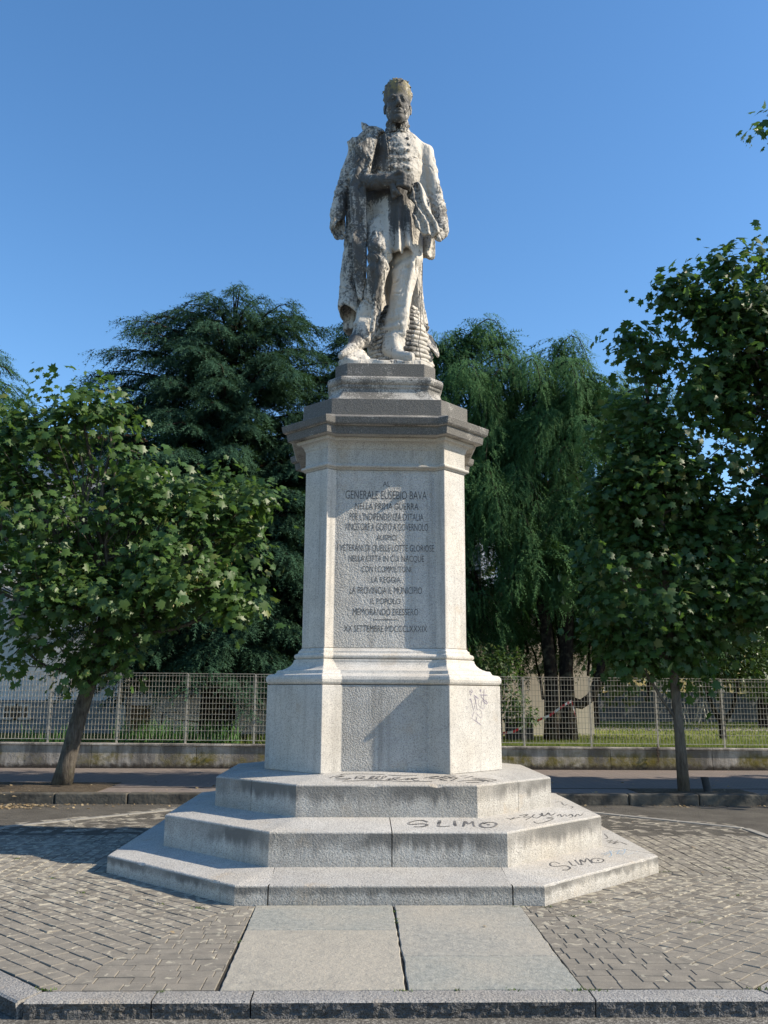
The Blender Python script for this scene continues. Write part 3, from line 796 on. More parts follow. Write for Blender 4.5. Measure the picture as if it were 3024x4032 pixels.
# ------------------------------------------------ low wall and fence
def wz(x): return -.0040 * x
wall = empty('low_wall', (0, 8.85, .15), 'low stained concrete wall with mossy face below the grille fence', 'wall')
x = -14.0
while x < 14:
    L = 2.1
    mb = MB(); mb.prism([(x+.003, 8.75), (x+L-.003, 8.75), (x+L-.003, 8.95), (x+.003, 8.95)], .10, 0, None, lambda X, Y: .568+wz(X)); mb.build('wall_section', MT['conc'], wall, bevel=.006)
    x += L
x = -14.0
while x < 14:
    L = 1.4
    mb = MB(); mb.prism([(x+.002, 8.71), (x+L-.002, 8.71), (x+L-.002, 8.99), (x+.002, 8.99)], 0, 0, lambda X, Y: .570+wz(X), lambda X, Y: .612+wz(X)); mb.build('coping', MT['conc'], wall, bevel=.006)
    x += L
MT['galv'] = plain('galvanised_steel', (.30,.28,.235), (.42,.39,.33), 12, rough=.6, spec=.5, bump=.1)
fence = empty('grille_fence', (0, 8.85, .6), 'galvanised steel grille fence standing on the low wall', 'fence')
posts = [-6.52+1.3835*k for k in range(-2, 13)]
vb = MB(); vb.box(-.0028, .0028, -.006, .006, -.665, .665); first = None
def share(first, name, parent, loc, mesh):
    o = bpy.data.objects.new(name, mesh); COL.objects.link(o); o.parent = parent
    o.matrix_parent_inverse = Matrix.Translation(-world_loc(parent)); o.location = loc; return o
def tmesh(mb, name, mat, bev=0):
    o = mb.build(name, mat, None, bevel=bev); me = o.data; bpy.data.objects.remove(o); return me
m_bar = tmesh(vb, 'bar', MT['galv'])
pb = MB(); pb.box(-.020, .020, -.008, .008, -.70, .70); m_post = tmesh(pb, 'post', MT['galv'], .002)
hb_ = MB(); hb_.box(-.665, .665, -.003, .003, -.0038, .0038); m_rail = tmesh(hb_, 'cross_rod', MT['galv'])
hb_ = MB(); hb_.box(-.668, .668, -.011, .011, -.006, .006); m_edge = tmesh(hb_, 'frame_bar', MT['galv'])
for k, px_ in enumerate(posts):
    share(None, 'post', fence, (px_, 8.85, 1.312+wz(px_)), m_post)
    if k == len(posts)-1: break
    cx = px_+1.3835/2; zc = 1.345+wz(cx)
    for i in range(20):
        share(None, 'bar', fence, (px_+.045+i*(1.3835-.09)/19, 8.85, zc), m_bar)
    zt = zc+.665
    for j in range(13):
        z = zt if j == 0 else (zt-.052-(j-1)*.109)
        if j == 12: z = zc-.665
        share(None, 'frame_bar' if j in (0, 12) else 'cross_rod', fence, (cx, 8.85 if j in (0, 12) else 8.8385, z), m_edge if j in (0, 12) else m_rail)

# ================================================================== STATUE (signed distance sculpting)
P={
 'skull':[(0.145,-0.1,8.994,0.181)],
 'face':[(0.14,-0.16,8.75,0.142)],
 'chin':[(0.162,-0.24,8.509,0.067)],
 'jaw':[(0.043,-0.1,8.669,0.04),(0.108,-0.2,8.517,0.045),(0.187,-0.2,8.519,0.045),(0.254,-0.1,8.675,0.04)],
 'nosebridge':[(0.133,-0.31,8.704,0.017),(0.141,-0.345,8.616,0.022),(0.146,-0.35,8.594,0.027)],
 'brow':[(0.026,-0.24,8.772,0.023),(0.081,-0.285,8.753,0.021),(0.134,-0.29,8.738,0.02),(0.188,-0.285,8.749,0.021),(0.252,-0.24,8.771,0.023)],
 'eyeS':[(0.068,-0.33,8.662,0.042),(0.203,-0.33,8.666,0.042)],
 'eyeB':[(0.071,-0.25,8.715,0.027),(0.212,-0.25,8.718,0.027)],
 'cheek':[(0.039,-0.2,8.693,0.051),(0.249,-0.2,8.699,0.051)],
 'lipU':[(0.126,-0.29,8.561,0.017),(0.173,-0.3,8.564,0.025),(0.211,-0.27,8.565,0.017)],
 'mouthcut':[(0.114,-0.33,8.494,0.009),(0.169,-0.345,8.498,0.009),(0.214,-0.32,8.504,0.009)],
 'lipL':[(0.138,-0.28,8.512,0.015),(0.174,-0.285,8.515,0.019),(0.206,-0.27,8.521,0.013)],
 'chinb':[(0.164,-0.265,8.482,0.042)],
 'ears':[(-0.022,-0.03,8.84,0.026),(-0.013,-0.05,8.749,0.023),(0.315,-0.03,8.849,0.026),(0.303,-0.05,8.757,0.023)],
 'hairline':[(-0.018,-0.2,8.857,0.051),(0.059,-0.27,8.865,0.056),(0.136,-0.3,8.864,0.056),(0.217,-0.27,8.863,0.056),(0.294,-0.2,8.853,0.045)],
 'neck':[(0.149,-0.04,8.66,0.11),(0.147,0.02,8.442,0.132)],
 'collar':[(0.144,-0.05,8.599,0.134),(0.143,-0.03,8.461,0.141)],
 'chest':[(0.157,-0.0,8.382,0.157),(0.156,-0.02,8.159,0.282),(0.147,0,7.94,0.291),(0.096,0,7.767,0.28)],
 'shR':[(0.283,0,8.409,0.095),(0.505,0.02,8.276,0.089)],
 'shL':[(-0.011,0,8.401,0.094),(-0.262,0.02,8.291,0.1)],
 'armR':[(0.515,0.02,8.241,0.082),(0.556,0.02,7.986,0.086),(0.61,0,7.665,0.085),(0.646,-0.04,7.426,0.084),(0.672,-0.08,7.235,0.082)],
 'armR2':[(0.667,-0.08,7.236,0.082),(0.673,-0.12,7.102,0.071)],
 'fistR':[(0.634,-0.2,6.98,0.072),(0.59,-0.24,6.913,0.045),(0.672,-0.22,6.915,0.045)],
 'cuffR':[(0.67,-0.1,7.158,0.09),(0.678,-0.12,7.086,0.087)],
 'armL':[(-0.367,0.0,7.853,0.104),(-0.235,-0.22,7.647,0.109),(-0.091,-0.36,7.584,0.095),(-0.002,-0.42,7.578,0.077)],
 'cuffL':[(-0.028,-0.4,7.6,0.091),(0.044,-0.42,7.59,0.08)],
 'handL':[(0.089,-0.43,7.584,0.068),(0.18,-0.4,7.605,0.08),(0.255,-0.36,7.572,0.064)],
 'fingers':[(0.113,-0.5,7.601,0.022),(0.185,-0.49,7.589,0.022),(0.259,-0.45,7.576,0.02),(0.112,-0.52,7.534,0.023),(0.193,-0.51,7.527,0.022),(0.277,-0.46,7.51,0.02),(0.113,-0.51,7.485,0.023),(0.185,-0.5,7.474,0.022),(0.25,-0.46,7.46,0.02),(0.122,-0.49,7.449,0.022),(0.177,-0.47,7.442,0.02),(0.224,-0.43,7.438,0.018)],
 'glove':[(0.07,-0.45,7.442,0.031),(0.116,-0.44,7.439,0.027)],
 'hips':[(0.059,0,7.582,0.216),(0.06,0,7.274,0.224)],
 'skirt':[(-0.217,-0.3,7.578),(-0.189,-0.3,7.437),(-0.19,-0.3,7.098),(-0.202,-0.3,6.871),(-0.139,-0.3,6.887),(-0.03,-0.3,6.875),(0.051,-0.3,6.827),(0.083,-0.3,6.794),(0.115,-0.3,6.731),(0.164,-0.3,6.703),(0.196,-0.3,6.733),(0.205,-0.3,6.796),(0.241,-0.3,6.797),(0.295,-0.3,6.764),(0.367,-0.3,6.731),(0.448,-0.3,6.748),(0.494,-0.3,6.749),(0.521,-0.3,6.838),(0.486,-0.3,7.014),(0.441,-0.3,7.262),(0.405,-0.3,7.582),(0.094,-0.3,7.625)],
 'skirtback':[(0.461,0.1,7.34),(0.45,0.1,6.838),(0.534,0.1,6.804),(0.605,0.1,6.861),(0.606,0.1,7.034),(0.574,0.1,7.239)],
 'lapel':[(0.302,-0.34,7.59),(0.253,-0.4,7.447),(0.275,-0.42,7.416),(0.351,-0.42,7.298),(0.315,-0.42,7.159),(0.36,-0.42,7.013),(0.443,-0.38,6.934),(0.545,-0.34,6.91),(0.631,-0.3,6.968),(0.608,-0.3,7.057),(0.539,-0.32,7.173),(0.499,-0.32,7.381),(0.431,-0.32,7.53),(0.413,-0.32,7.57)],
 'legL':[(-0.068,-0.1,7.086,0.173),(-0.064,-0.24,6.748,0.141),(-0.092,-0.22,6.51,0.131),(-0.133,-0.14,6.28,0.112),(-0.19,-0.08,6.039,0.118),(-0.237,-0.06,5.803,0.124)],
 'legLcuff':[(-0.233,-0.06,5.856,0.134),(-0.257,-0.08,5.731,0.109),(-0.176,-0.02,5.63,0.06)],
 'bootL':[(-0.276,-0.12,5.714,0.084),(-0.354,-0.2,5.596,0.083),(-0.39,-0.3,5.472,0.077),(-0.464,-0.42,5.373,0.057)],
 'legR':[(0.263,0,7.07,0.195),(0.271,-0.04,6.794,0.168),(0.229,-0.06,6.488,0.141),(0.19,-0.06,6.216,0.135),(0.16,-0.06,5.948,0.14),(0.131,-0.06,5.704,0.139)],
 'legRcuff':[(0.106,-0.08,5.611,0.139)],
 'bootR':[(0.126,-0.2,5.521,0.073),(0.151,-0.3,5.431,0.06),(0.262,-0.38,5.381,0.046),(0.29,-0.4,5.358,0.036)],
 'sleeve':[(-0.429,0.08,8.257,0.053),(-0.483,0.06,7.963,0.065),(-0.541,0.04,7.662,0.075),(-0.581,0.0,7.354,0.084)],
 'sleeve2':[(-0.574,0,7.197,0.087),(-0.554,-0.02,7.081,0.063)],
 'cape':[(-0.467,0.02,8.345),(-0.418,0.0,8.222),(-0.385,-0.1,8.139),(-0.352,-0.18,7.927),(-0.366,-0.2,7.824),(-0.42,-0.22,7.675),(-0.414,-0.24,7.618),(-0.257,-0.3,7.596),(-0.219,-0.3,7.764),(-0.17,-0.28,8.025),(-0.11,-0.2,8.326),(-0.119,-0.12,8.444),(-0.181,-0.08,8.47),(-0.232,-0.02,8.446),(-0.347,0,8.393)],
 'flap':[(-0.297,0.08,8.647),(-0.269,0.05,8.546),(-0.232,0,8.454),(-0.118,-0.1,8.4),(-0.025,-0.1,8.42),(-0.054,0.0,8.517),(-0.117,0.05,8.592),(-0.18,0.05,8.587),(-0.212,0.05,8.572)],
 'strip':[(-0.369,-0.16,8.099),(-0.381,-0.2,7.857),(-0.419,-0.22,7.652),(-0.422,-0.22,7.452),(-0.408,-0.22,7.132),(-0.39,-0.22,6.936),(-0.376,-0.2,6.621),(-0.348,-0.18,6.363),(-0.311,-0.16,6.192),(-0.281,-0.16,6.161),(-0.254,-0.18,6.365),(-0.231,-0.2,6.571),(-0.232,-0.24,6.874),(-0.24,-0.26,7.135),(-0.245,-0.28,7.42),(-0.248,-0.3,7.651),(-0.199,-0.3,7.831),(-0.165,-0.28,8.036),(-0.12,-0.2,8.308)],
 'side':[(-0.485,0.1,7.735),(-0.484,0.1,7.278),(-0.489,0.1,6.94),(-0.51,0.1,6.607),(-0.531,0.1,6.331),(-0.535,0.1,6.211),(-0.502,0.08,6.105),(-0.42,0.05,6.023),(-0.344,0.0,5.97),(-0.301,-0.05,6.126),(-0.323,-0.05,6.319),(-0.358,-0.05,6.754),(-0.374,-0.05,7.196),(-0.379,-0.05,7.646)],
 'side2':[(-0.476,0.3,6.193),(-0.494,0.3,5.995),(-0.473,0.3,5.946),(-0.39,0.3,5.931),(-0.277,0.3,5.933),(-0.239,0.3,6.264),(-0.406,0.3,6.372)],
 'backR':[(0.458,0.3,6.907),(0.467,0.3,6.501),(0.489,0.32,6.287),(0.541,0.34,6.086),(0.489,0.34,6.074),(0.331,0.3,6.186),(0.321,0.3,6.723)],
 'drape':[(0.33,0.1,6.13),(0.407,0.05,5.84),(0.452,0.05,5.744),(0.517,0.05,5.671),(0.585,0.02,5.617),(0.633,0.0,5.534),(0.643,0.0,5.558),(0.623,0.05,5.694),(0.563,0.1,5.853),(0.503,0.12,5.914),(0.539,0.12,5.969),(0.414,0.15,6.099)],
 'centerback':[(0.081,0.35,6.902),(0.093,0.35,6.517),(0.043,0.35,6.114),(-0.029,0.35,6.091),(-0.051,0.35,6.235),(-0.013,0.3,6.603)],
 'gab':[(0.203,0.32,6.126,0.207),(0.202,0.3,5.919,0.299),(0.2,0.25,5.703,0.373),(0.198,0.2,5.554,0.39)],
 'rock':[(-0.195,-0.2,5.397),(-0.552,-0.3,5.307),(0.487,-0.2,5.373),(-0.372,-0.2,5.492)],
 'btnL':[(0.02,-0.26,8.276),(0.033,-0.27,8.196),(0.027,-0.29,8.108),(0.055,-0.31,7.983),(0.063,-0.32,7.853)],
 'btnR':[(0.274,-0.25,8.267),(0.283,-0.27,8.185),(0.272,-0.28,8.093),(0.278,-0.3,7.961),(0.281,-0.31,7.842),(0.284,-0.3,7.745)],
 'cross':[(0.13,-0.27,8.258)],
 'seam':[(-0.028,-0.25,8.299),(0.002,-0.29,8.091),(0.023,-0.31,7.909),(0.033,-0.32,7.757)],
 'cable':[(0.471,0.2,6.833),(0.46,0.2,6.453),(0.437,0.1,6.186),(0.387,-0.1,5.713)],
}

class Sculpt:
    def __init__(s, lo, hi, h):
        s.lo = np.array(lo, float); s.h = h
        s.n = np.ceil((np.array(hi) - s.lo) / h).astype(int) + 1
        s.f = np.full(s.n, 0.2, np.float32)
        s.ax = [s.lo[i] + h * np.arange(s.n[i]) for i in range(3)]
    def apply(s, fn, lo, hi, k=0.02, op='u', pad=None):
        pad = k + 0.03 if pad is None else pad
        sl = []
        for i in range(3):
            a = max(0, int((lo[i] - pad - s.lo[i]) / s.h)); b = min(s.n[i], int((hi[i] + pad - s.lo[i]) / s.h) + 2)
            if b <= a: return
            sl.append(slice(a, b))
        X = s.ax[0][sl[0]][:, None, None]; Y = s.ax[1][sl[1]][None, :, None]; Z = s.ax[2][sl[2]][None, None, :]
        d = fn(X, Y, Z) + 0 * (X + Y + Z); g = s.f[tuple(sl)]
        if op == 'u':
            h = np.maximum(k - np.abs(g - d), 0) / max(k, 1e-6); r = np.minimum(g, d) - h * h * k * 0.25
        else:
            h = np.maximum(k - np.abs(-d - g), 0) / max(k, 1e-6); r = np.maximum(g, -d) + h * h * k * 0.25
        s.f[tuple(sl)] = r
    def ell(s, c, r, k=0.02, op='u', tilt=0.0):
        c = np.array(c, float); r = np.array(r if hasattr(r, '__len__') else (r, r, r), float)
        ct, st = math.cos(tilt), math.sin(tilt)
        def fn(X, Y, Z):
            x = X - c[0]; y = Y - c[1]; z = Z - c[2]
            x, z = ct * x + st * z, -st * x + ct * z
            k0 = np.sqrt((x/r[0])**2 + (y/r[1])**2 + (z/r[2])**2) + 1e-6
            k1 = np.sqrt((x/r[0]**2)**2 + (y/r[1]**2)**2 + (z/r[2]**2)**2) + 1e-6
            return k0 * (k0 - 1) / k1
        m = max(r); s.apply(fn, c - m, c + m, k, op)
    def limb(s, pts, k=0.03, sy=1.0, op='u', fold=None, grow=0.0):
        """chain of (x,y,z,r); sy squashes depth; fold(X,Y,Z,ang,t) adds relief"""
        segs = []
        for i in range(len(pts) - 1):
            a = np.array(pts[i], float); b = np.array(pts[i+1], float); segs.append((a, b, i))
        P4 = np.array(pts, float)
        def fn(X, Y, Z):
            best = None
            for a, b, i in segs:
                ba = b[:3] - a[:3]; L2 = ba @ ba + 1e-9
                px, py, pz = X - a[0], Y - a[1], Z - a[2]
                t = np.clip((px*ba[0] + py*ba[1] + pz*ba[2]) / L2, 0, 1)
                qx, qy, qz = px - t*ba[0], (py - t*ba[1]) / sy, pz - t*ba[2]
                d = np.sqrt(qx*qx + qy*qy + qz*qz) - (a[3] + (b[3]-a[3]) * t) - grow
                if fold is not None: d = d + fold(X, Y, Z, np.arctan2(qy, qx), t + i)
                if best is None: best = d
                else:
                    kk = 0.03; h = np.maximum(kk - np.abs(best - d), 0) / kk
                    best = np.minimum(best, d) - h*h*kk*0.25
            return best * (1.0 if sy >= 1 else 0.8)
        R = P4[:, 3].max() + grow
        s.apply(fn, P4[:, :3].min(0) - R, P4[:, :3].max(0) + R, k, op)
    def slab(s, pts, yf, th, k=0.02, op='u', soft=0.01, zoff=0.0):
        """cloth: polygon in x-z (pts carry depth), mid-surface depth yf(X,Z,y0), thickness th"""
        P3 = np.array(pts, float); px, pz = P3[:, 0], P3[:, 2]; n = len(px)
        def fn(X, Y, Z):
            x = X[:, 0, 0][:, None]; z = Z[0, 0, :][None, :]
            d = np.full((x.shape[0], z.shape[1]), 1e9); inside = np.zeros_like(d, bool); w = np.zeros_like(d); y0 = np.zeros_like(d)
            for i in range(n):
                j = (i + 1) % n
                ex, ez = px[j]-px[i], pz[j]-pz[i]; wx, wz = x-px[i], z-pz[i]
                t = np.clip((wx*ex + wz*ez) / (ex*ex + ez*ez + 1e-9), 0, 1)
                dd = (wx-ex*t)**2 + (wz-ez*t)**2; d = np.minimum(d, dd)
                c = ((pz[i] <= z) & (pz[j] > z)) | ((pz[j] <= z) & (pz[i] > z))
                with np.errstate(divide='ignore', invalid='ignore'):
                    xi = px[i] + (z - pz[i]) * (ex / (ez if abs(ez) > 1e-9 else 1e-9))
                inside ^= c & (x < xi)
                q = 1.0 / (dd + 1e-4)**1.5; yy = P3[i,1] + (P3[j,1]-P3[i,1]) * t
                w += q; y0 += q * yy
            y0 = y0 / w
            d2 = np.where(inside, -1, 1) * np.sqrt(d)
            ym = yf(x, z, y0) if yf else y0
            q1 = np.abs(Y - ym[:, None, :]) * 0.85 - th; q2 = d2[:, None, :] + 0 * Y
            return np.minimum(np.maximum(q1, q2), 0) + np.sqrt(np.maximum(q1, 0)**2 + np.maximum(q2, 0)**2) - soft
        lo = (px.min()-.02, P3[:,1].min()-.16, pz.min()-.02); hi = (px.max()+.02, P3[:,1].max()+.16, pz.max()+.02)
        s.apply(fn, lo, hi, k, op)
    def carve(s, fn, lo, hi):
        sl = tuple(slice(max(0, int((lo[i]-s.lo[i])/s.h)), min(s.n[i], int((hi[i]-s.lo[i])/s.h)+2)) for i in range(3))
        X = s.ax[0][sl[0]][:, None, None]; Y = s.ax[1][sl[1]][None, :, None]; Z = s.ax[2][sl[2]][None, None, :]
        ed = 1.0
        for A, a, b in ((X, lo[0], hi[0]), (Z, lo[2], hi[2])): ed = ed * np.clip((A-a)/.05, 0, 1) * np.clip((b-A)/.05, 0, 1)
        s.f[sl] += (fn(X, Y, Z) * ed).astype(np.float32)
    def mesh(s, name):
        """naive surface nets"""
        f = s.f; neg = f < 0
        cell = np.zeros(tuple(np.array(f.shape) - 1), np.int8)
        for dx in (0, 1):
            for dy in (0, 1):
                for dz in (0, 1):
                    cell += neg[dx:f.shape[0]-1+dx, dy:f.shape[1]-1+dy, dz:f.shape[2]-1+dz]
        act = (cell > 0) & (cell < 8)
        idx = np.full(act.shape, -1, np.int64); ii = np.argwhere(act); idx[act] = np.arange(len(ii))
        acc = np.zeros((len(ii), 3)); cnt = np.zeros(len(ii))
        corners = [(a, b, c) for a in (0, 1) for b in (0, 1) for c in (0, 1)]
        for a in corners:
            for ax in range(3):
                if a[ax]: continue
                b = list(a); b[ax] = 1
                fa = f[ii[:,0]+a[0], ii[:,1]+a[1], ii[:,2]+a[2]]; fb = f[ii[:,0]+b[0], ii[:,1]+b[1], ii[:,2]+b[2]]
                m = (fa < 0) != (fb < 0); t = np.where(m, fa / np.where(m, fa - fb, 1), 0)
                p = np.array(a, float)[None, :].repeat(len(ii), 0); p[:, ax] = t
                acc[m] += p[m]; cnt[m] += 1
        V = s.lo + (ii + acc / cnt[:, None]) * s.h
        F = []
        for ax in range(3):
            o1, o2 = [(1, 2), (2, 0), (0, 1)][ax]
            a = np.argwhere(np.take(neg, range(0, f.shape[ax]-1), ax) != np.take(neg, range(1, f.shape[ax]), ax))
            a = a[(a[:, o1] > 0) & (a[:, o2] > 0) & (a[:, o1] < f.shape[o1]-1) & (a[:, o2] < f.shape[o2]-1)]
            flip = neg[a[:,0], a[:,1], a[:,2]]
            def at(d1, d2):
                b = a.copy(); b[:, o1] += d1; b[:, o2] += d2; return idx[b[:,0], b[:,1], b[:,2]]
            q = np.stack([at(-1,-1), at(0,-1), at(0,0), at(-1,0)], 1)
            q[~flip] = q[~flip][:, ::-1]
            F.append(q)
        F = np.concatenate(F); F = F[(F >= 0).all(1)]
        me = np_mesh(name, V, F)
        me.polygons.foreach_set('use_smooth', [True] * len(me.polygons))
        return me

def sfold(ax=0, n=7, amp=.012, zf=3.0, ph=0.0):
    return lambda X, Y, Z, a, t: amp * np.sin(n * a + zf * Z + ph) * (0.6 + 0.4 * np.sin(5.3 * Z + 2 * a + ph))

def rings(amp, wl, slope=0.0, ph=0.0, z0=-9, z1=99):
    def fn(X, Y, Z, a, t):
        m = np.clip((Z - z0) / .08, 0, 1) * np.clip((z1 - Z) / .08, 0, 1)
        q = (Z + slope * X + .02 * np.sin(3 * a + ph)) * 2 * PI / wl + ph
        return m * amp * (np.abs(np.sin(q)) - .6) * (0.55 + .45 * np.sin(a * 1.5 + ph))
    return fn
def fsum(*fs): return lambda X, Y, Z, a, t: sum(f(X, Y, Z, a, t) for f in fs)
def lobe(cx, cz, rx, rz, X, Z): return np.exp(-(((X-cx)/rx)**2 + ((Z-cz)/rz)**2))

def crease(S, pts, r, dep):
    S.limb([(x, y, z, r) for x, y, z in pts], k=.02, op='s' if dep else 'u')

def groove(dx, dz, wl, amp, seed=0.0, warp=.5, dy=.3, sharp=.22):
    """irregular sharp folds: grooves and soft ridges whose crests run across (dx, dz)"""
    def fn(X, Y, Z):
        u = (dx*X + dz*Z + dy*Y) / wl; v = (-dz*X + dx*Z) / wl
        u = u + warp*.45*np.sin(1.1*v + seed) + warp*.22*np.sin(2.7*v + 1.9*u + seed*2.1) + .12*np.sin(5.1*u + 3.3*v)
        q = np.abs(np.sin(PI*u)); g = np.exp(-(q/sharp)**2) - .35*(1 - np.exp(-((1-q)/.35)**2)) + .10
        m = .55 + .45*np.sin(.9*u*2 + 1.3*v + seed*1.7)
        return amp * g * m
    return fn

def sculpt_head(S):
    # skull, tall bushy hair
    S.ell((.145, -.04, 8.94), (.170, .200, .205), .03)
    S.ell((.145, -.06, 9.00), (.165, .180, .150), .04)
    S.ell((.143, -.13, 8.70), (.142, .165, .19), .05)                       # face mass
    S.limb([(.053,-.08,8.70,.045),(.10,-.20,8.545,.042),(.155,-.245,8.515,.046),(.20,-.2,8.545,.042),(.245,-.08,8.70,.045)], .05)
    S.ell((.158, -.262, 8.515), (.050, .040, .040), .03)                    # chin
    S.limb([(.03,-.22,8.775,.026),(.08,-.275,8.79,.024),(.135,-.275,8.775,.022),(.19,-.275,8.79,.024),(.245,-.22,8.775,.026)], .03)
    for cx in (.072, .208):
        S.ell((cx, -.315, 8.735), (.040, .05, .028), .03, 's')              # eye socket
        S.ell((cx, -.253, 8.732), (.026, .028, .019), .012)                 # eyeball and lid
        S.limb([(cx-.032,-.262,8.738,.006),(cx,-.285,8.755,.007),(cx+.032,-.262,8.736,.006)], .008)
    S.ell((.050, -.21, 8.672), (.042, .045, .045), .04); S.ell((.236, -.21, 8.672), (.042, .045, .045), .04)
    S.limb([(.137,-.285,8.765,.016),(.143,-.325,8.70,.021),(.147,-.355,8.655,.030)], .015)   # nose
    S.ell((.122, -.315, 8.643), (.019, .024, .018), .012); S.ell((.172, -.315, 8.643), (.019, .024, .018), .012)
    S.limb([(.095,-.255,8.650,.014),(.083,-.25,8.60,.016),(.090,-.235,8.56,.014)], .02)      # cheek folds
    S.limb([(.205,-.255,8.650,.014),(.222,-.25,8.60,.018),(.214,-.235,8.56,.014)], .02)
    S.limb([(.112,-.275,8.598,.014),(.150,-.296,8.602,.018),(.190,-.275,8.598,.014)], .015)
    S.limb([(.110,-.275,8.572,.014),(.152,-.286,8.570,.017),(.194,-.272,8.572,.014)], .012)
    S.limb([(.105,-.30,8.585,.005),(.152,-.318,8.584,.006),(.198,-.298,8.585,.005)], .01, op='s')
    S.limb([(.125,-.30,8.548,.008),(.180,-.30,8.548,.008)], .02, op='s')
    for sx, cx in ((-1, -.012), (1, .304)):                                  # ears
        S.ell((cx, -.03, 8.79), (.022, .04, .055), .012); S.ell((cx, -.04, 8.735), (.018, .026, .026), .015)
        S.ell((cx + sx*.018, -.06, 8.79), (.012, .026, .035), .01, 's')
    # locks of hair
    for i in range(330):
        a = rnd.uniform(-PI, PI); e = rnd.uniform(0.02, 1.45)
        if math.cos(a - (-PI/2)) > .35 and e < .38: e += .4
        d = Vector((math.cos(a)*math.cos(e), math.sin(a)*math.cos(e), math.sin(e)))
        p = Vector((.145 + d.x*.176, -.05 + d.y*.203, 8.92 + d.z*.225 + .012))
        q = p + Vector((rnd.uniform(-.03,.03), rnd.uniform(-.03,.03), rnd.uniform(-.035,.01)))
        S.limb([(p.x, p.y, p.z, rnd.uniform(.010,.020)), (q.x, q.y, q.z, .008)], .006)
    for i in range(120):
        a = rnd.uniform(-PI, PI); e = rnd.uniform(0.0, 1.5)
        if math.cos(a - (-PI/2)) > .45 and e < .34: continue
        d = Vector((math.cos(a)*math.cos(e), math.sin(a)*math.cos(e), math.sin(e)))
        p = Vector((.145 + d.x*.192, -.05 + d.y*.22, 8.92 + d.z*.243))
        S.limb([(p.x, p.y, p.z, .008), (p.x + rnd.uniform(-.02,.02), p.y, p.z-.04, .005)], .008, op='s')
    # neck and tall embroidered collar
    S.limb([(.149,-.05,8.62,.100),(.147,-.01,8.40,.12)], .02)
    def collar(X, Y, Z):
        cy = -.055 + (8.6 - Z) * .12; r = np.sqrt((X-.146)**2 + (Y-cy)**2)
        top = 8.565 + .02 * np.abs(X-.146) / .13
        d = np.abs(r - .128 - .05 * (8.5 - Z) * .6) - .012
        d = np.maximum(d, np.maximum(Z - top, 8.40 - Z))
        gap = .028 - np.abs(X - .146 - .0); gap = np.where(Y < cy, gap - np.clip((8.57 - Z) * .02, 0, 1), -1)
        return np.maximum(d, gap * .9)
    S.apply(collar, (0, -.25, 8.38), (.3, .15, 8.62), .004)
    for i in range(70):                                                      # embroidery
        a = rnd.uniform(-PI, 0); z = rnd.uniform(8.42, 8.56); r = .146
        if abs(math.cos(a)) < .2: continue
        S.ell((.146 + r*math.cos(a), -.05 + (8.6-z)*.1 + r*math.sin(a), z), (.010, .010, .010 + rnd.random()*.01), .006)

def tunic_fold(X, Y, Z, a, t):
    # wrinkles of the buttoned tunic: slanting ridges between the button rows
    f = (np.clip((.18 - np.abs(X - .16)) / .08, 0, 1) * .9 + .25) * np.clip((8.22 - Z) / .1, 0, 1) * (Y < 0)
    return f * .011 * np.sin((Z - .22 * np.abs(X - .2) + .012 * np.sin(19 * X)) * 2 * PI / .118 + .6) \
        + .006 * np.sin(31 * X + 9 * Z) * (Y < 0)

